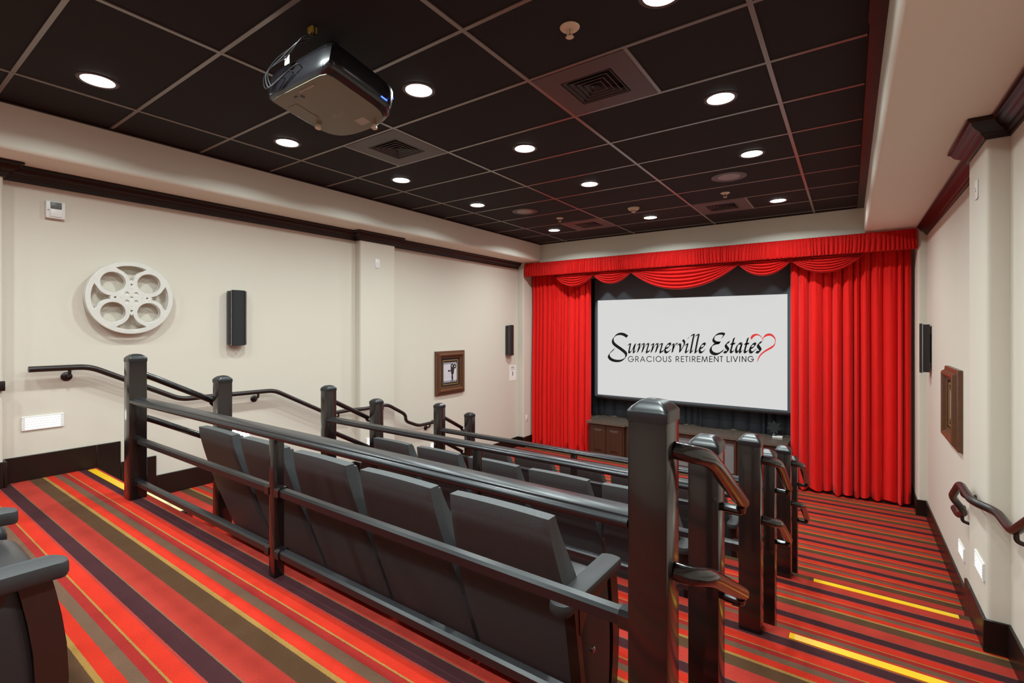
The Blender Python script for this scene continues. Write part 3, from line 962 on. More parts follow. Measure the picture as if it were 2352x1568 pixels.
LOGO_SANS=[[[-0.8307,-0.1537],[-0.8396,-0.1464],[-0.8502,-0.1414],[-0.862,-0.1391],[-0.8741,-0.1397],[-0.8858,-0.1432],[-0.8963,-0.1492],[-0.9049,-0.1575],[-0.9112,-0.1675],[-0.9146,-0.1786],[-0.915,-0.19],[-0.9123,-0.201],[-0.9067,-0.211],[-0.8986,-0.2191],[-0.8885,-0.225],[-0.8771,-0.2283],[-0.865,-0.2287],[-0.8531,-0.2262],[-0.8421,-0.221],[-0.8328,-0.2135],[-0.8256,-0.2041],[-0.8211,-0.1934],[-0.8196,-0.1821]],[[-0.8616,-0.1857],[-0.8196,-0.1841]],[[-0.7831,-0.2267],[-0.7831,-0.1374],[-0.7563,-0.1365],[-0.7416,-0.1441],[-0.7377,-0.1601],[-0.7416,-0.1751],[-0.7563,-0.1837],[-0.7831,-0.1848]],[[-0.7636,-0.184],[-0.7343,-0.2247]],[[-0.701,-0.2233],[-0.6614,-0.1332],[-0.6219,-0.22]],[[-0.6852,-0.1945],[-0.6377,-0.1926]],[[-0.5105,-0.1422],[-0.5178,-0.1358],[-0.5265,-0.1311],[-0.5361,-0.1284],[-0.5461,-0.1278],[-0.5562,-0.1294],[-0.5657,-0.1331],[-0.5743,-0.1386],[-0.5814,-0.1458],[-0.5868,-0.1543],[-0.5901,-0.1637],[-0.5912,-0.1734],[-0.5901,-0.1831],[-0.5868,-0.1922],[-0.5814,-0.2002],[-0.5743,-0.2069],[-0.5657,-0.2118],[-0.5562,-0.2148],[-0.5461,-0.2156],[-0.5361,-0.2142],[-0.5265,-0.2108],[-0.5178,-0.2055],[-0.5105,-0.1985]],[[-0.473,-0.1266],[-0.473,-0.2139]],[[-0.3489,-0.1642],[-0.3507,-0.1765],[-0.3557,-0.1879],[-0.3637,-0.1975],[-0.374,-0.2046],[-0.3857,-0.2085],[-0.3979,-0.209],[-0.4097,-0.206],[-0.4201,-0.1998],[-0.4281,-0.1907],[-0.4332,-0.1797],[-0.435,-0.1675],[-0.4332,-0.1551],[-0.4281,-0.1437],[-0.4201,-0.134],[-0.4097,-0.127],[-0.3979,-0.1231],[-0.3857,-0.1227],[-0.374,-0.1257],[-0.3637,-0.132],[-0.3557,-0.141],[-0.3507,-0.1521],[-0.3489,-0.1642]],[[-0.3135,-0.121],[-0.3135,-0.1808],[-0.3132,-0.1846],[-0.3124,-0.1883],[-0.3111,-0.1917],[-0.3093,-0.195],[-0.307,-0.1979],[-0.3044,-0.2005],[-0.3013,-0.2026],[-0.298,-0.2043],[-0.2945,-0.2055],[-0.2908,-0.2061],[-0.2871,-0.2062],[-0.2833,-0.2058],[-0.2796,-0.2048],[-0.2761,-0.2034],[-0.2728,-0.2014],[-0.2698,-0.1991],[-0.2671,-0.1963],[-0.2649,-0.1932],[-0.2631,-0.1898],[-0.2618,-0.1862],[-0.261,-0.1825],[-0.2607,-0.1788],[-0.2607,-0.1191]],[[-0.1884,-0.127],[-0.2035,-0.1158],[-0.2201,-0.1229],[-0.2247,-0.1406],[-0.2086,-0.1563],[-0.1915,-0.1718],[-0.1858,-0.1865],[-0.2018,-0.204],[-0.2178,-0.2008],[-0.2315,-0.1857]],[[-0.1072,-0.1988],[-0.1072,-0.1138],[-0.0814,-0.1129],[-0.0674,-0.1201],[-0.0637,-0.1354],[-0.0674,-0.1496],[-0.0814,-0.1579],[-0.1072,-0.1589]],[[-0.0885,-0.1581],[-0.0604,-0.1969]],[[0.0179,-0.1094],[-0.0239,-0.1109],[-0.0239,-0.1954],[0.0179,-0.1936]],[[-0.0239,-0.1518],[0.0154,-0.1503]],[[0.0385,-0.1087],[0.0812,-0.1072]],[[0.0599,-0.1079],[0.0599,-0.1919]],[[0.1077,-0.1062],[0.1077,-0.1899]],[[0.147,-0.1883],[0.147,-0.1049],[0.1725,-0.104],[0.1863,-0.1111],[0.19,-0.126],[0.1863,-0.14],[0.1725,-0.1481],[0.147,-0.1491]],[[0.1655,-0.1484],[0.1933,-0.1864]],[[0.2693,-0.1006],[0.2241,-0.1022],[0.2241,-0.1851],[0.2693,-0.1833]],[[0.2241,-0.1424],[0.2669,-0.1408]],[[0.2927,-0.1823],[0.3045,-0.0994],[0.3347,-0.1806],[0.3648,-0.0972],[0.3765,-0.1788]],[[0.4498,-0.0943],[0.4071,-0.0958],[0.4071,-0.1776],[0.4498,-0.1758]],[[0.4071,-0.1354],[0.4475,-0.1339]],[[0.4778,-0.1747],[0.4778,-0.0933],[0.534,-0.1723],[0.534,-0.0913]],[[0.5598,-0.0904],[0.5982,-0.0891]],[[0.579,-0.0897],[0.579,-0.1705]],[[0.6612,-0.0869],[0.6612,-0.1671],[0.6973,-0.1656]],[[0.7219,-0.0847],[0.7219,-0.1646]],[[0.7487,-0.0838],[0.7788,-0.1622],[0.8086,-0.0817]],[[0.8362,-0.0807],[0.8362,-0.1599]],[[0.8713,-0.1584],[0.8713,-0.0795],[0.9224,-0.1563],[0.9224,-0.0777]],[[1.0161,-0.0872],[1.0094,-0.0807],[1.0012,-0.0764],[0.9923,-0.0743],[0.983,-0.0748],[0.9741,-0.0778],[0.9661,-0.083],[0.9595,-0.0902],[0.9547,-0.0989],[0.9521,-0.1085],[0.9518,-0.1184],[0.9539,-0.128],[0.9581,-0.1367],[0.9643,-0.1438],[0.972,-0.149],[0.9808,-0.1519],[0.99,-0.1523],[0.9991,-0.1502],[1.0074,-0.1457],[1.0146,-0.1392],[1.02,-0.1311],[1.0235,-0.1218],[1.0246,-0.1119]],[[0.9925,-0.1149],[1.0246,-0.1137]]]



def smooth_path(pts, sub=7):
    P = [Vector(p) for p in pts]
    if len(P) < 3:
        return P
    out = []
    for i in range(len(P) - 1):
        a, b = P[i], P[i + 1]
        p0 = P[i - 1] if i else a * 2 - b
        p3 = P[i + 2] if i + 2 < len(P) else b * 2 - a
        for k in range(sub):
            t = k / sub
            out.append(0.5 * ((2 * a) + (b - p0) * t + (2 * p0 - 5 * a + 4 * b - p3) * t * t + (3 * a - p0 - 3 * b + p3) * t ** 3))
    out.append(P[-1])
    return out


def ribbon(mb, pairs, y):
    v = []
    for a, b in pairs:
        v.append((a[0], y, a[1]))
        v.append((b[0], y, b[1]))
    mb._add(v, [(2 * i, 2 * i + 1, 2 * i + 3, 2 * i + 2) for i in range(len(pairs) - 1)])


def strokes(mb, pts, y, nib=(0, 0), pen=0.004, widths=None, sub=7):
    P = smooth_path(pts, sub)
    pairs = []
    for i, p in enumerate(P):
        d = (P[min(i + 1, len(P) - 1)] - P[max(i - 1, 0)])
        d = d / max(d.length, 1e-6)
        nv = Vector((-d.y, d.x))
        w = pen
        if widths:
            k = i / max(1, len(P) - 1) * (len(widths) - 1)
            j = min(int(k), len(widths) - 2)
            w = widths[j] * (1 - (k - j)) + widths[j + 1] * (k - j)
        o = nv * w
        nb = Vector(nib)
        if nb.dot(nv) < 0:
            nb = -nb
        o = o + nb
        pairs.append((p + o, p - o))
    ribbon(mb, pairs, y)


mb = MB()
for s, pts in LOGO_NIB:
    k_ = s * (1.15 if s > 0.95 else 1.3)
    strokes(mb, pts, 0, (0.0125 * k_, 0.0155 * k_), 0.0034)
for pts in LOGO_SANS:
    for a, b in zip(pts[:-1], pts[1:]):
        A, B = Vector(a), Vector(b)
        d = (B - A).normalized() * 0.0042
        strokes(mb, [A - d, B + d], 0, (0, 0), 0.0056)
OFF = Matrix.Translation((0, -0.0012, zc(-0.361) - zc(-1.24)))
me = mb.mesh('lettering', 'logo_black', 0)
me.transform(OFF)
link('lettering', me, scr)['label'] = 'black calligraphic logo lettering'
mb = MB()
for pts in LOGO_HEART:
    strokes(mb, [p[:2] for p in pts], 0, (0, 0), 0.002, [p[2] for p in pts])
me = mb.mesh('heart_mark', 'logo_red', 0)
me.transform(OFF)
link('heart_mark', me, scr)['label'] = 'red open heart swash'

# ---- black drape and low cabinet under the screen
tag(link('backdrop_drape', pleated(-4.40, 0.0, zc(-1.60), zc(0.9), 8.185, 21, 30, 0.05, 'black_cloth', 'backdrop_drape', 330, 10)),
    'black pleated backdrop drape behind and below the screen', 'drape')

CT = zc(-1.60)        # worktop top
cab = thing('media_cabinet', 'low dark brown wooden cabinet with doors and grey cloth panels below the screen', 'cabinet', (-2.16, 7.8, 0))
part(cab, 'body', MB().box(-3.66, -0.71, 7.575, 8.10, 0.0, CT - 0.035).box(-3.66, -3.03, 7.525, 7.60, 0.0, CT - 0.035).box(-1.29, -0.71, 7.525, 7.60, 0, CT - 0.035), 'cabinet_wood', True)


def panel_door(x0, x1, z0, z1, y, name='door'):
    d = part(cab, name, MB().box(x0, x1, y - 0.018, y, z0, z1, 0.003, 1), 'cabinet_wood', True)
    w = 0.055
    mb = MB()
    a = [(x0 + w, z0 + w), (x1 - w, z0 + w), (x1 - w, z1 - w), (x0 + w, z1 - w)]
    b = [(x0 + w + 0.035, z0 + w + 0.035), (x1 - w - 0.035, z0 + w + 0.035), (x1 - w - 0.035, z1 - w - 0.035), (x0 + w + 0.035, z1 - w - 0.035)]
    v = [(p, y - 0.0185, q) for p, q in a] + [(p, y - 0.028, q) for p, q in b]
    mb._add(v, [(0, 1, 5, 4), (1, 2, 6, 5), (2, 3, 7, 6), (3, 0, 4, 7), (4, 5, 6, 7)])
    part(d, 'raised_panel', mb, 'cabinet_wood', True, smooth=10)
    return d


for x0, x1 in ((-3.63, -3.35), (-3.34, -3.06), (-1.27, -1.0), (-0.99, -0.73)):
    top = CT - 0.06
    if x0 > -2:
        panel_door(x0, x1, 0.07, top - 0.15, 7.525)
        dr = part(cab, 'drawer', MB().box(x0, x1, 7.507, 7.525, top - 0.14, top, 0.003, 1), 'cabinet_wood', True)
        part(dr, 'handle', MB().tube([(x0 + 0.08, 7.495, top - 0.07), (x1 - 0.08, 7.495, top - 0.07)], 0.005, 8), 'chrome', True)
    else:
        panel_door(x0, x1, 0.07, top, 7.525)
for i in range(3):
    x0 = -3.00 + i * 0.565
    x1 = x0 + 0.53
    part(cab, 'cloth_panel', MB().box(x0 + 0.03, x1 - 0.03, 7.560, 7.572, 0.09, CT - 0.09), 'speaker_cloth', True)
    fr = MB().box(x0, x0 + 0.03, 7.545, 7.575, 0.05, CT - 0.05).box(x1 - 0.03, x1, 7.545, 7.575, 0.05, CT - 0.05)
    fr.box(x0 + 0.03, x1 - 0.03, 7.545, 7.575, 0.05, 0.09).box(x0 + 0.03, x1 - 0.03, 7.545, 7.575, CT - 0.09, CT - 0.05)
    part(cab, 'panel_frame', fr, 'cabinet_wood', True)
ctp = [(-3.69, 7.48), (-3.00, 7.48), (-3.00, 7.53), (-1.32, 7.53), (-1.32, 7.48), (-0.69, 7.48), (-0.69, 8.095), (-3.69, 8.095)]
tag(link('granite_worktop', MB().prism(ctp, CT - 0.034, CT).mesh('granite_worktop', 'granite', 20)), 'speckled brown granite worktop on the low cabinet', 'worktop')
orn = thing('ornament', 'small dark star shaped ornament at the right end of the granite worktop', 'ornament', (-0.90, 7.95, CT))
part(orn, 'base', MB().box(-0.02, 0.11, -0.05, 0.05, 0, 0.018, 0.004), 'white_plastic')
st = MB()
pts = []
for k in range(14):
    a = math.pi * 2 * k / 14 + math.pi / 2
    rr = (0.105 if k % 2 == 0 else 0.06)
    pts.append((rr * math.cos(a), 0.14 + rr * math.sin(a)))
st.prism(pts, -0.012, 0.012, 'Y')
st.lathe([(0.035, 0.03), (0.02, 0.05), (0.015, 0.09)], 12)
part(orn, 'star', st, 'ornament', smooth=20)

# ================================================================== ON THE WALLS
def wall_M(side, y, z, d=0.0):
    """Local frame on a side wall: +X along the wall (to the viewer's right), +Z up, -Y out into the room."""
    if side < 0:
        return (XL + d, y, z), math.radians(90)
    return (XR - d, y, z), math.radians(-90)


# in these local frames -Y points out of the wall for both sides
def on_wall(name, label, cat, side, y, z, d=0.0, group=None):
    loc, rz = wall_M(side, y, z, d)
    return thing(name, label, cat, loc, rz, group)


# ---- wall speakers
def speaker(label, side, y, z):
    t = on_wall('wall_speaker', label, 'speaker', side, y, z, 0.0, 'slim speakers on the side walls')
    h = 0.275
    part(t, 'mount', MB().box(-0.04, 0.04, -0.02, 0.0, -0.16, 0.16, 0.004), 'speaker_black')
    body = [(-0.082, -0.018), (0.082, -0.018), (0.085, -0.045), (0.080, -0.075), (-0.080, -0.075), (-0.085, -0.045)]
    part(t, 'cabinet', MB().prism(body, -h + 0.01, h - 0.01), 'speaker_black')
    g = [(0.066, -0.074)]
    for k in range(13):
        a = math.radians(-60 + 10 * k)
        g.append((-0.076 * math.sin(a), -0.074 - 0.050 * (math.cos(a) - 0.5)))
    g.append((-0.066, -0.074))
    part(t, 'grille', MB().prism(g, -h, h), 'grille_black', smooth=40)
    for s in (-1, 1):
        part(t, 'chrome_strip', MB().box(s * 0.068, s * 0.074, -0.082, -0.074, -h + 0.004, h - 0.004), 'chrome', label='thin bright metal strip')
    return t


speaker('tall black wall speaker between the film reel and the left pier', -1, 2.36, zc(0.092))
speaker('tall black wall speaker above the paper notice, near the left curtain', -1, 7.08, zc(-0.237))
speaker('tall dark wall speaker on the right wall near the right curtain', 1, 7.08, zc(-0.235))

# ---- film reel
reel = on_wall('film_reel', 'large silver film reel wall decoration beside the black speaker', 'film reel', -1, 1.487, zc(0.248), 0.0)


def reel_flange():
    R = 0.30
    cu = bpy.data.curves.new('reel_curve', 'CURVE')
    cu.dimensions = '2D'
    cu.fill_mode = 'BOTH'
    cu.extrude = 0.0035
    cu.bevel_depth = 0.002
    cu.bevel_resolution = 1

    def poly(pts):
        s = cu.splines.new('POLY')
        s.points.add(len(pts) - 1)
        for p, q in zip(s.points, pts):
            p.co = (q[0], q[1], 0, 1)
        s.use_cyclic_u = True

    def circ(cx, cy, r, n=40):
        poly([(cx + r * math.cos(2 * math.pi * k / n), cy + r * math.sin(2 * math.pi * k / n)) for k in range(n)])
    circ(0, 0, R, 96)
    q = 0.415 * R
    for sx in (-1, 1):
        for sy in (-1, 1):
            circ(sx * q, sy * q, 0.285 * R, 44)
            circ(sx * 0.105 * R, sy * 0.112 * R, 0.055 * R, 16)
    circ(0, 0, 0.042 * R, 16)
    for k in range(4):
        a = math.pi / 2 * k
        ca, sa = math.cos(a), math.sin(a)
        circ(0.37 * R * ca, 0.37 * R * sa, 0.032 * R, 12)
        circ(0.25 * R * ca, 0.25 * R * sa, 0.014 * R, 8)
        # slot: outer arc, then flanks that follow the neighbouring round holes
        pts = []
        for j in range(13):
            b = math.radians(-24 + 4 * j)
            pts.append((0.90 * R * math.cos(b), 0.90 * R * math.sin(b)))
        for j in range(1, 9):
            t = j / 9
            g = math.radians(45) * 0 + math.radians(5 + 62 * t)
            cx, cy, rr = q, q, 0.375 * R
            b = math.radians(-14 - 80 * t)
            x, y = cx + rr * math.cos(b), cy + rr * math.sin(b)
            if y > 0.004 and x < 0.89 * R * math.cos(math.radians(24)) + 0.02:
                pts.append((x, y))
        apex = (0.50 * R, 0.0)
        pts.append(apex)
        mir = [(x, -y) for x, y in pts[13:-1]]
        pts += list(reversed(mir))
        poly([(x * ca - y * sa, x * sa + y * ca) for x, y in pts])
    tmp = bpy.data.objects.new('tmp_reel', cu)
    COL.objects.link(tmp)
    dg = bpy.context.evaluated_depsgraph_get()
    dg.update()
    me = bpy.data.meshes.new_from_object(tmp.evaluated_get(dg))
    bpy.data.objects.remove(tmp, do_unlink=True)
    me.materials.clear()
    me.materials.append(MATS['reel_metal'])
    return me


fl = reel_flange()
for y, nm in ((-0.075, 'front_flange'), (-0.030, 'rear_flange')):
    o = link(nm, fl, reel)
    o.rotation_euler = (math.pi / 2, 0, 0)
    o.location = (0, y, 0)
rim = MB()
RX = Matrix.Rotation(math.pi / 2, 4, 'X')
rim.lathe([(0.303, 0.026), (0.303, 0.034), (0.295, 0.034), (0.295, 0.026)], 72, RX, loop=True)
rim2 = MB().lathe([(0.304, 0.070), (0.304, 0.080), (0.294, 0.080), (0.294, 0.070)], 72, RX, loop=True)
rim2.lathe([(0.285, 0.070), (0.285, 0.080), (0.281, 0.080), (0.281, 0.070)], 72, RX, loop=True)
part(reel, 'rim', rim2, 'reel_metal')
part(reel, 'rim', rim, 'reel_metal')
part(reel, 'hub', MB().lathe([(0.075, 0.0), (0.075, 0.072)], 32, RX), 'reel_metal')
for sx in (-1, 1):
    for sy in (-1, 1):
        q = 0.415 * 0.30
        part(reel, 'hole_lip', MB().lathe([(0.0845, 0.058), (0.0845, 0.079), (0.0865, 0.081), (0.0885, 0.079), (0.0885, 0.058)], 40, Matrix.Translation((sx * q, 0, sy * q)) @ RX, loop=True), 'reel_metal')

# ---- alarm unit, switch plates, notice
al = on_wall('alarm_unit', 'small white alarm unit with a grey window high on the left wall', 'alarm', -1, 1.02, zc(0.905))
part(al, 'case', MB().box(-0.056, 0.056, -0.035, 0.0, -0.066, 0.066, 0.006), 'white_plastic')
part(al, 'window', MB().box(-0.030, 0.034, -0.044, -0.034, 0.010, 0.058, 0.002), 'grey_window')
part(al, 'cover', MB().box(-0.032, 0.036, -0.042, -0.034, -0.054, 0.006, 0.003), 'white_plastic')
part(al, 'slot', MB().box(-0.046, -0.038, -0.037, -0.034, -0.008, -0.003), 'ink')


def plate(label, side, y, z, d, w=0.036, h=0.058, toggle=True):
    t = on_wall('switch_plate', label, 'switch plate', side, y, z, d, 'white plates on the walls')
    part(t, 'cover', MB().box(-w, w, -0.007, 0, -h, h, 0.003), 'white_plastic')
    if toggle:
        part(t, 'toggle', MB().box(-0.006, 0.006, -0.014, -0.006, -0.012, 0.012, 0.002), 'white_plastic')
    return t


plate('white plate high on the left pier', -1, 4.06, zc(0.815), CD)
plate('white plate high on the right pier', 1, 4.07, zc(0.845), CD)
plate('white outlet plate low beside the left curtain', -1, 7.50, zc(-1.69), 0.13)
nt_ = on_wall('paper_notice', 'white paper notice on the wall below the far left speaker', 'notice', -1, 7.235, zc(-0.835))
part(nt_, 'sheet', MB().box(-0.105, 0.105, -0.002, 0, -0.14, 0.14), 'paper', smooth=0)
mb = MB()
for zz, w in ((0.105, 0.05), (0.09, 0.06), (0.062, 0.055)):
    mb.box(-w, w, -0.0026, -0.0021, zz - 0.004, zz + 0.004)
part(nt_, 'print', mb, 'paper_ink', smooth=0)
part(nt_, 'print', MB().box(-0.010, 0.010, -0.0026, -0.0021, -0.055, 0.02), 'ink', smooth=0)


# ---- framed pictures
def picture(label, side, y, z):
    t = on_wall('picture_frame', label, 'picture', side, y, z, 0.0, 'framed camera prints')
    W, H = 0.325, 0.33
    prof = [(0.0, 0.0), (0.0, -0.030), (0.018, -0.036), (0.030, -0.034), (0.045, -0.060), (0.060, -0.066), (0.078, -0.056), (0.092, -0.030), (0.105, -0.034), (0.115, -0.028), (0.115, 0.0)]
    mb = MB()
    cs = [(-1, -1), (1, -1), (1, 1), (-1, 1)]
    v = []
    for cx, cz in cs:
        for d, y_ in prof:
            v.append((cx * (W - d), y_, cz * (H - d)))
    m = len(prof)
    f = []
    for i in range(4):
        for k in range(m - 1):
            a, b = i * m + k, ((i + 1) % 4) * m + k
            f.append((a, b, b + 1, a + 1))
    mb._add(v, f)
    part(t, 'moulding', mb, 'frame_wood', smooth=20)
    part(t, 'backing', MB().box(-W + 0.10, W - 0.10, -0.012, 0, -H + 0.10, H - 0.10), 'mat_board', smooth=0)
    iw, ih = 0.155, 0.175
    g = MB()
    for a, b, c, d in ((-iw - 0.016, iw + 0.016, ih, ih + 0.016), (-iw - 0.016, iw + 0.016, -ih - 0.016, -ih), (-iw - 0.016, -iw, -ih, ih), (iw, iw + 0.016, -ih, ih)):
        g.box(a, b, -0.026, -0.012, c, d, 0.002, 1)
    part(t, 'fillet', g, 'gilt', label='thin gilt inner frame')
    pr = part(t, 'print', MB().box(-iw, iw, -0.014, -0.012, -ih, ih), 'print_white', smooth=0)
    k = MB()
    y0, y1 = -0.0148, -0.0142
    k.box(-iw, iw, y0, y1, ih - 0.022, ih).box(-iw, iw, y0, y1, -ih, -ih + 0.020)
    for i in range(11):
        x = -iw + 0.008 + i * 0.029
        k.box(x, x + 0.012, y0, y1, ih - 0.052, ih - 0.022).box(x, x + 0.012, y0, y1, -ih + 0.020, -ih + 0.048)
    # film camera silhouette: two reels, body, lens, tripod
    def disc(cx, cz, r, n=18):
        k.prism([(cx + r * math.cos(2 * math.pi * i / n), cz + r * math.sin(2 * math.pi * i / n)) for i in range(n)], y0, y1, 'Y')
    disc(0.045, 0.095, 0.034)
    disc(0.105, 0.085, 0.036)
    k.prism([(0.015, 0.07), (0.095, 0.06), (0.085, -0.02), (0.06, -0.05), (0.025, -0.03)], y0, y1, 'Y')
    k.box(-0.035, 0.02, y0, y1, 0.012, 0.030).box(-0.045, -0.025, y0, y1, 0.008, 0.036)
    k.prism([(0.035, -0.04), (0.06, -0.04), (0.072, -0.10), (0.045, -0.13), (0.03, -0.08)], y0, y1, 'Y')
    for xx in (0.0, 0.045, 0.10):
        k.prism([(0.047, -0.10), (0.055, -0.10), (xx + 0.006, -ih + 0.02), (xx, -ih + 0.02)], y0, y1, 'Y')
    part(pr, 'silhouette', k, 'print_black', smooth=0)
    hh = MB()
    for cx, cz, r in ((0.045, 0.095, 0.013), (0.105, 0.085, 0.014)):
        hh.prism([(cx + r * math.cos(2 * math.pi * i / 14), cz + r * math.sin(2 * math.pi * i / 14)) for i in range(14)], -0.0153, -0.0148, 'Y')
    part(pr, 'reel_eyes', hh, 'print_white', smooth=0)
    return t


picture('brown framed film camera print on the left wall near the curtain', -1, 5.53, zc(-0.695))
picture('brown framed film camera print seen edge-on on the right wall', 1, 5.55, zc(-0.68))


# ---- louvred step lights
def step_light(label, side, y, z, d):
    t = on_wall('step_light', label, 'step light', side, y, z, d, 'louvred step lights in the walls')
    W, H = 0.119, 0.053
    fr = MB()
    fr.box(-W, W, -0.010, 0, H - 0.012, H, 0.002, 1).box(-W, W, -0.010, 0, -H, -H + 0.012, 0.002, 1)
    fr.box(-W, -W + 0.020, -0.010, 0, -H + 0.012, H - 0.012).box(W - 0.020, W, -0.010, 0, -H + 0.012, H - 0.012)
    part(t, 'frame', fr, 'white_plastic')
    part(t, 'lens', MB().box(-W + 0.020, W - 0.020, -0.003, -0.001, -H + 0.012, H - 0.012), 'step_lens', smooth=0)
    for k in range(4):
        zz = -H + 0.026 + k * 0.018
        part(t, 'louvre', MB().box(-W + 0.020, W - 0.020, -0.010, -0.004, zz - 0.0035, zz + 0.0035), 'white_plastic', smooth=0)
    return t


for lab, s, y, z, d in (('lit louvred step light low on the left wall below the handrail end', -1, 0.955, -0.725, 0), ('lit step light glimpsed over the nearest railing behind the left end seat', -1, 2.40, -1.075, 0),
                        ('lit step light on the left pier, glowing beside the second railing', -1, 4.00, -1.445, CD), ('lit step light low on the left wall behind the middle seat row', -1, 5.22, -1.765, 0),
                        ('lit step light on the right pier, the nearer and larger of two', 1, 3.985, -1.43, CD), ('lit step light on the right wall, the farther and smaller of two', 1, 5.26, -1.80, 0)):
    step_light(lab, s, y, zc(z), d)


# ---- wall handrails
def handrail(side, pts, brackets, label):
    t = thing('wall_handrail', label, 'handrail', ((XL if side < 0 else XR), pts[0][1], zc(pts[0][2])), 0, 'handrails on the side walls')
    s = 1 if side < 0 else -1
    w = XL if side < 0 else XR
    P = [(w + s * d, y, zc(z)) for d, y, z in pts]
    part(t, 'rail', MB().tube(fillet(P, 0.07, 5), 0.0225, 14), 'handrail_paint', True, 50)
    for d, y, z, base in brackets:
        mb = MB().tube(fillet([(w + s * d, y, zc(z) - 0.015), (w + s * d, y, zc(z) - 0.055), (w + s * (base + 0.012), y, zc(z) - 0.075)], 0.03, 4), 0.011, 10)
        mb.lathe([(0.036, 0), (0.036, 0.004), (0.03, 0.012), (0.016, 0.018)], 20, Matrix.Translation((w + s * base, y, zc(z) - 0.075)) @ Matrix.Rotation(s * math.pi / 2, 4, 'Y'))
        part(t, 'bracket', mb, 'handrail_paint', True)
    return t


o1, o2 = 0.085, 0.165
mid = [(o1, 1.21, -0.316), (o1, 1.85, -0.655), (o1, 2.72, -0.668), (o1, 3.36, -1.010), (o1, 3.68, -1.010), (o2, 3.81, -1.008), (o2, 4.17, -1.002), (o2, 4.48, -1.175), (o1, 4.56, -1.29), (o1, 4.80, -1.39)]
handrail(-1, [(o1, 0.86, -0.314)] + mid + [(o1, 5.12, -1.39), (0.02, 5.14, -1.39)], [(o1, 1.09, -0.315, 0), (o1, 2.55, -0.666, 0), (o1, 3.50, -1.01, 0), (o2, 4.10, -1.003, CD), (o1, 5.02, -1.39, 0)],
         'dark handrail stepping down the left wall below the film reel')
handrail(1, [(0.02, 1.60, -0.50), (o1, 1.62, -0.52)] + mid[1:] + [(o1, 5.0, -1.39), (0.02, 5.02, -1.39)], [(o1, 2.55, -0.666, 0), (o1, 3.30, -0.98, 0), (o2, 4.10, -1.003, CD), (o1, 4.66, -1.33, 0)],
         'dark handrail along the right wall, bending round the pier')

# ================================================================== ON THE CEILING
# ---- recessed downlights
LX = (-3.745, -2.232, -0.692)
DLY = (('nearest the camera', 0.95), ('second from the camera', 2.155), ('third from the camera', 3.37), ('fourth from the camera', 4.60), ('farthest, near the curtain', 6.48))
LENS = MB().lathe([(0.0, 0.0), (0.082, 0.0), (0.082, 0.006), (0.0, 0.006)], 28).mesh('lens', 'lamp_lens', 30)
RING = MB().lathe([(0.083, -0.004), (0.098, -0.006), (0.104, -0.001), (0.104, 0.004), (0.083, 0.004)], 32, loop=True).mesh('ring', 'vent_face', 40)
lamp_data = bpy.data.lights.new('downlight_lamp', 'AREA')
lamp_data.shape = 'DISK'
lamp_data.size = 0.15
lamp_data.energy = DOWNLIGHT_W
lamp_data.color = DOWNLIGHT_COL
lamp_data.spread = math.radians(157)


lamp_front = lamp_data.copy()
lamp_front.energy = FRONT_LIGHT_W


def downlight(label, x, y):
    t = thing('downlight', label, 'downlight', (x, y, CEIL - 0.003), 0, 'round recessed downlights in the ceiling')
    link('ring', RING, t)
    link('lens', LENS, t)
    lo = bpy.data.objects.new('lamp', lamp_front if y > 6 else lamp_data)
    COL.objects.link(lo)
    lo.parent = t
    lo.location = (0, 0, -0.012)


ROWN = ('left', 'middle', 'right')
for i, x in enumerate(LX):
    for nm, y in DLY:
        if i == 2 and y < 1:
            lab = 'lit round downlight just above the top edge of the picture, right row'
        else:
            lab = 'lit round ceiling downlight in the %s row, %s' % (ROWN[i], nm)
        downlight(lab, x, y)
    for nm, y in (('just behind the camera', -0.27), ('well behind the camera', -1.49)):  # unseen rows, added to brighten the surfaces that face the camera
        downlight('added unseen ceiling downlight of the %s row %s' % (ROWN[i], nm), x, y)


# ---- air diffusers
def diffuser(label, x0, x1, y0, big):
    cx, cy = (x0 + x1) / 2, y0 + 0.305
    t = thing('air_diffuser', label, 'air vent', (cx, cy, CEIL), 0, 'square ceiling air diffusers')
    h = 0.293
    k = 0.165
    fr = MB()
    fr.box(-h, h, k, h, -0.004, 0.006).box(-h, h, -h, -k, -0.004, 0.006).box(-h, -k, -k, k, -0.004, 0.006).box(k, h, -k, k, -0.004, 0.006)
    part(t, 'face', fr, 'vent_face', smooth=0)
    part(t, 'throat', MB().box(-k, k, -k, k, 0.045, 0.05), 'vent_dark', smooth=0)
    for i, s in enumerate((0.155, 0.122, 0.089, 0.056, 0.024)):
        mb = MB()
        w = 0.016
        v, f = [], []
        for zz, q in ((0.0, s), (0.022, s - w), (0.024, s - w - 0.003 if s > 0.03 else 0.004), (0.002, s - 0.004)):
            for a, b in ((-1, -1), (1, -1), (1, 1), (-1, 1)):
                v.append((a * q, b * q, zz))
        for r in range(3):
            for c in range(4):
                f.append((r * 4 + c, r * 4 + (c + 1) % 4, r * 4 + 4 + (c + 1) % 4, r * 4 + 4 + c))
        if i == 4:
            f.append((4, 5, 6, 7))
        mb._add(v, f)
        vn = part(t, 'vane', mb, 'vent_vane', smooth=0)
        if i < 4:
            q = s - 0.005
            lp = MB().box(-s, s, q, s, -0.003, 0.001).box(-s, s, -s, -q, -0.003, 0.001).box(-s, -q, -q, q, -0.003, 0.001).box(q, s, -q, q, -0.003, 0.001)
            part(vn, 'lip', lp, 'vent_face', smooth=0)
    return t


VL = ('square air diffuser with stepped vanes, nearest one right of the projector', 'square air diffuser just beyond the projector', 'small far air diffuser beside the farthest right downlight', 'small far air diffuser beside the farthest left downlight')
for (a, b, c), l_ in zip(VENTS, VL):
    diffuser(l_, a, b, c, True)


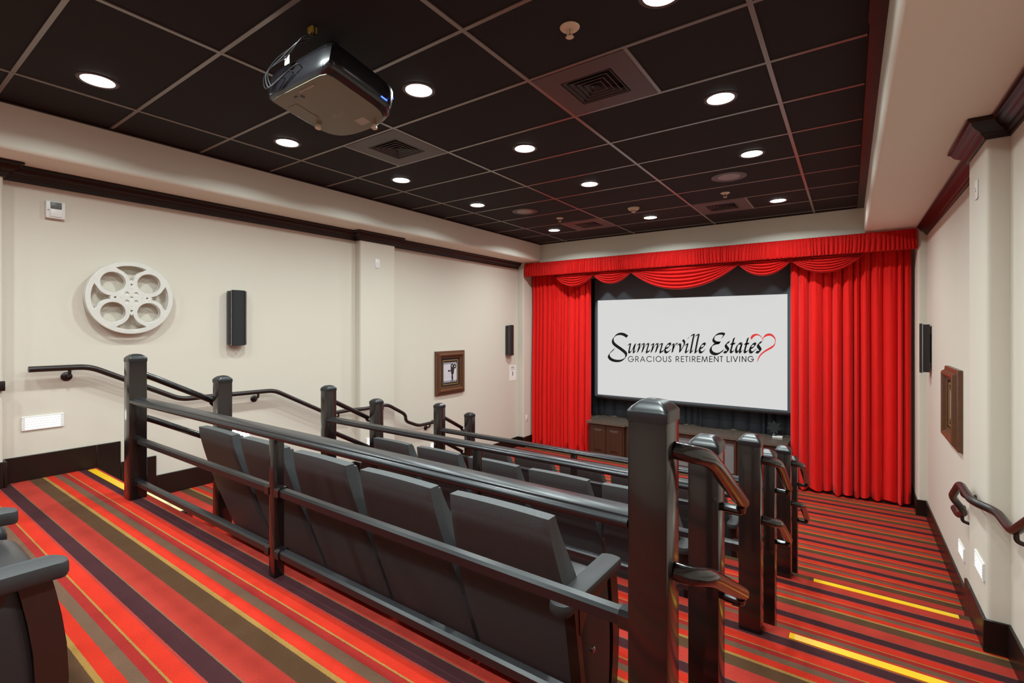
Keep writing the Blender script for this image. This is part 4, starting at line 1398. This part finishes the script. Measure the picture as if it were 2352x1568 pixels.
# ---- ceiling speakers, smoke detector, sprinklers
def ceiling_speaker(label, x, y):
    t = thing('ceiling_speaker', label, 'ceiling speaker', (x, y, CEIL), 0, 'round ceiling speakers')
    part(t, 'bezel', MB().lathe([(0.105, -0.003), (0.155, -0.006), (0.165, -0.002), (0.165, 0.006), (0.105, 0.006)], 36, loop=True), 'vent_face')
    part(t, 'grille', MB().lathe([(0.0, -0.004), (0.104, -0.0035), (0.104, 0.003), (0.0, 0.003)], 32), 'grid_metal')


ceiling_speaker('round grey ceiling speaker near the right row of downlights', -0.985, 5.18)
ceiling_speaker('round brownish ceiling speaker near the left row of downlights', -3.45, 5.21)
sd = thing('smoke_detector', 'ivory smoke detector on the ceiling before the curtain', 'smoke detector', (-2.234, 5.86, CEIL))
part(sd, 'base', MB().lathe([(0.0, -0.02), (0.062, -0.018), (0.072, -0.004), (0.072, 0.004), (0.0, 0.004)], 28), 'ivory_plastic')
part(sd, 'sensor', MB().lathe([(0.0, -0.052), (0.026, -0.050), (0.034, -0.038), (0.050, -0.030), (0.054, -0.018), (0.0, -0.018)], 24), 'ivory_plastic')
sl = MB()
for k in range(10):
    a = 2 * math.pi * k / 10
    sl.box(0.036 * math.cos(a) - 0.004, 0.036 * math.cos(a) + 0.004, 0.036 * math.sin(a) - 0.004, 0.036 * math.sin(a) + 0.004, -0.046, -0.034)
part(sd, 'slots', sl, 'vent_dark')


def sprinkler(label, x, y):
    t = thing('sprinkler_head', label, 'sprinkler', (x, y, CEIL), 0, 'white ceiling sprinkler heads')
    part(t, 'escutcheon', MB().lathe([(0.0, -0.004), (0.022, -0.006), (0.045, -0.004), (0.050, 0.002), (0.0, 0.004)], 28), 'ivory_plastic')
    fr = MB().tube([(0.014, 0, -0.004), (0.017, 0, -0.022), (0.006, 0, -0.044)], 0.0035, 8)
    fr.tube([(-0.014, 0, -0.004), (-0.017, 0, -0.022), (-0.006, 0, -0.044)], 0.0035, 8)
    part(t, 'yoke', fr, 'ivory_plastic')
    part(t, 'bulb', MB().tube([(0, 0, -0.006), (0, 0, -0.040)], 0.0035, 8), 'chrome')
    d = []
    for k in range(24):
        a = 2 * math.pi * k / 24
        r = 0.022 if k % 2 else 0.016
        d.append((r * math.cos(a), r * math.sin(a)))
    part(t, 'deflector', MB().prism(d, -0.048, -0.045), 'ivory_plastic', smooth=0)


sprinkler('ivory sprinkler head above the first right air diffuser, nearest one', -1.15, 2.145)
sprinkler('small sprinkler head near the right ceiling speaker', -1.14, 5.79)
sprinkler('small sprinkler head near the left ceiling speaker', -3.275, 5.82)

# ---- projector
pj = thing('projector', 'black ceiling projector with a grey underside hanging over the seats', 'projector', (-2.245, 1.545, zc(1.235)))
pj.rotation_euler = (math.radians(-11), 0, 0)
pj.scale = (1.08, 1.12, 1.1)
# local: +Y towards the screen, bottom faces down


def proj_body():
    mb = MB()
    W, D = 0.262, 0.190
    lv = [(-0.073, 0.86, 0.90), (-0.066, 0.945, 0.955), (-0.050, 0.99, 0.99), (-0.02, 1.0, 1.0), (0.03, 1.0, 1.0), (0.055, 0.98, 0.985), (0.066, 0.92, 0.93), (0.070, 0.80, 0.82)]
    n = 56
    v, f = [], []
    for z, sx, sy in lv:
        for k in range(n):
            a = 2 * math.pi * k / n
            c, s = math.cos(a), math.sin(a)
            e = 14.0 if s < 0 else 5.0
            m = (abs(c) ** e + abs(s) ** e) ** (1 / e)
            y = s / m * D * sy
            if s > 0:
                y += 0.028 * (1 - (c / m) ** 2)
            v.append((c / m * W * sx, y, z))
    for i in range(len(lv) - 1):
        for k in range(n):
            f.append((i * n + k, i * n + (k + 1) % n, (i + 1) * n + (k + 1) % n, (i + 1) * n + k))
    f.append(tuple(range((len(lv) - 1) * n, len(lv) * n)))
    low = (v[:n], )
    mb._add(v, f)
    return mb, [(x, y) for x, y, z in v[:n]]


pb, outline = proj_body()
part(pj, 'body', pb, 'projector_top', smooth=50)
part(pj, 'underside', MB().prism([(x * 1.0, y * 1.0) for x, y in outline], -0.0765, -0.072), 'projector_bottom', smooth=30)
part(pj, 'connector_recess', MB().box(-0.17, 0.10, -0.1845, -0.174, -0.052, -0.008), 'connector_panel')
mb = MB()
for k in range(9):
    x = -0.155 + k * 0.029
    mb.box(x, x + 0.016, -0.187, -0.183, -0.045, -0.030)
part(pj, 'sockets', mb, 'projector_vent')
for k in range(6):
    w = 0.105 - k * 0.012
    part(pj, 'vent_rib', MB().tube(fillet([(0.215 - k * 0.012, -0.1845, -0.055 + k * 0.004), (0.215 - k * 0.012, -0.1845, 0.050 - k * 0.008), (-0.06, -0.1845, 0.050 - k * 0.008)], 0.02, 4), 0.0028, 6), 'projector_vent')
part(pj, 'hatch', MB().box(-0.205, -0.125, -0.10, 0.02, -0.0785, -0.0762, 0.001, 1), 'projector_bottom')
part(pj, 'rating_label', MB().box(0.03, 0.10, 0.115, 0.16, -0.0775, -0.0762), 'label_print', smooth=0)
ob = MB()
for k in range(6):
    ob.box(-0.02 + k * 0.020, -0.006 + k * 0.020, -0.150, -0.140, -0.0785, -0.0762)
part(pj, 'marking', ob, 'label_print', smooth=0)
part(pj, 'buttons', MB().box(-0.05, -0.034, -0.125, -0.110, -0.079, -0.076).box(-0.085, -0.065, -0.135, -0.128, -0.079, -0.076), 'projector_vent')
me = text_mesh('EPSON', 0.030, 'maker_lettering', 'label_print', Matrix.Translation((0.0, 0.045, -0.0772)) @ Matrix.Rotation(math.pi, 4, 'Z') @ Matrix.Rotation(math.pi, 4, 'Y'))
link('maker_lettering', me, pj)
lensb = MB().lathe([(0.042, 0.0), (0.046, 0.02), (0.046, 0.045), (0.036, 0.05), (0.030, 0.04), (0.0, 0.04)], 28, Matrix.Translation((-0.10, 0.172, -0.012)) @ Matrix.Rotation(-math.pi / 2, 4, 'X'))
part(pj, 'lens', lensb, 'connector_panel')
part(pj, 'status_led', MB().box(0.2605, 0.2635, 0.085, 0.12, -0.036, -0.030), 'blue_led', smooth=0, label='blue status light')
part(pj, 'status_led', MB().box(0.2605, 0.2635, 0.145, 0.152, -0.006, 0.0), 'blue_led', smooth=0, label='blue status light')
for x, y in ((-0.19, 0.06), (0.10, 0.185)):
    part(pj, 'foot', MB().lathe([(0.014, -0.098), (0.016, -0.094), (0.010, -0.078), (0.010, -0.074)], 14, Matrix.Translation((x, y, 0))), 'ivory_plastic')
mt = MB().box(-0.06, 0.06, -0.06, 0.06, 0.066, 0.085, 0.004, 1)
part(pj, 'mount_plate', mt, 'connector_panel')
R11 = Matrix.Rotation(math.radians(11), 4, 'X')
mt2 = MB().tube([(0, 0, 0.08), tuple(R11 @ Vector((0, 0, 0.34)) )], 0.024, 16)
part(pj, 'mount_pole', mt2, 'connector_panel')

cb = thing('projector_cable', 'looped black cables hanging from the ceiling to the projector back', 'cable', (-2.21, 1.40, CEIL))
for k in range(3):
    p = [(-2.21 + 0.012 * k, 1.40, CEIL - 0.004), (-2.205 + 0.02 * k, 1.385, CEIL - 0.06), (-2.25 + 0.04 * k, 1.33, zc(1.39) + 0.01 * k), (-2.34 + 0.03 * k, 1.29 + 0.008 * k, zc(1.335)), (-2.425 + 0.02 * k, 1.275, zc(1.265) + 0.01 * k), (-2.435 + 0.025 * k, 1.285, zc(1.215)),
         (-2.39 + 0.02 * k, 1.295, zc(1.225)), (-2.34 + 0.07 * k, 1.31, zc(1.25) + 0.012 * k), (-2.33 + 0.07 * k, 1.345, zc(1.26))]
    part(cb, 'cord', MB().tube(smooth_path(p, 7), 0.0034, 8), 'cable' if k != 1 else 'cable_grey', True)
part(cb, 'plug', MB().box(-2.225, -2.185, 1.385, 1.415, CEIL - 0.03, CEIL, 0.004), 'yellow_plug', True, label='yellow ceiling connector')
part(cb, 'cable_tag', MB().box(-2.30, -2.26, 1.310, 1.313, zc(1.30), zc(1.345)), 'paper', True, label='white paper cable tag')
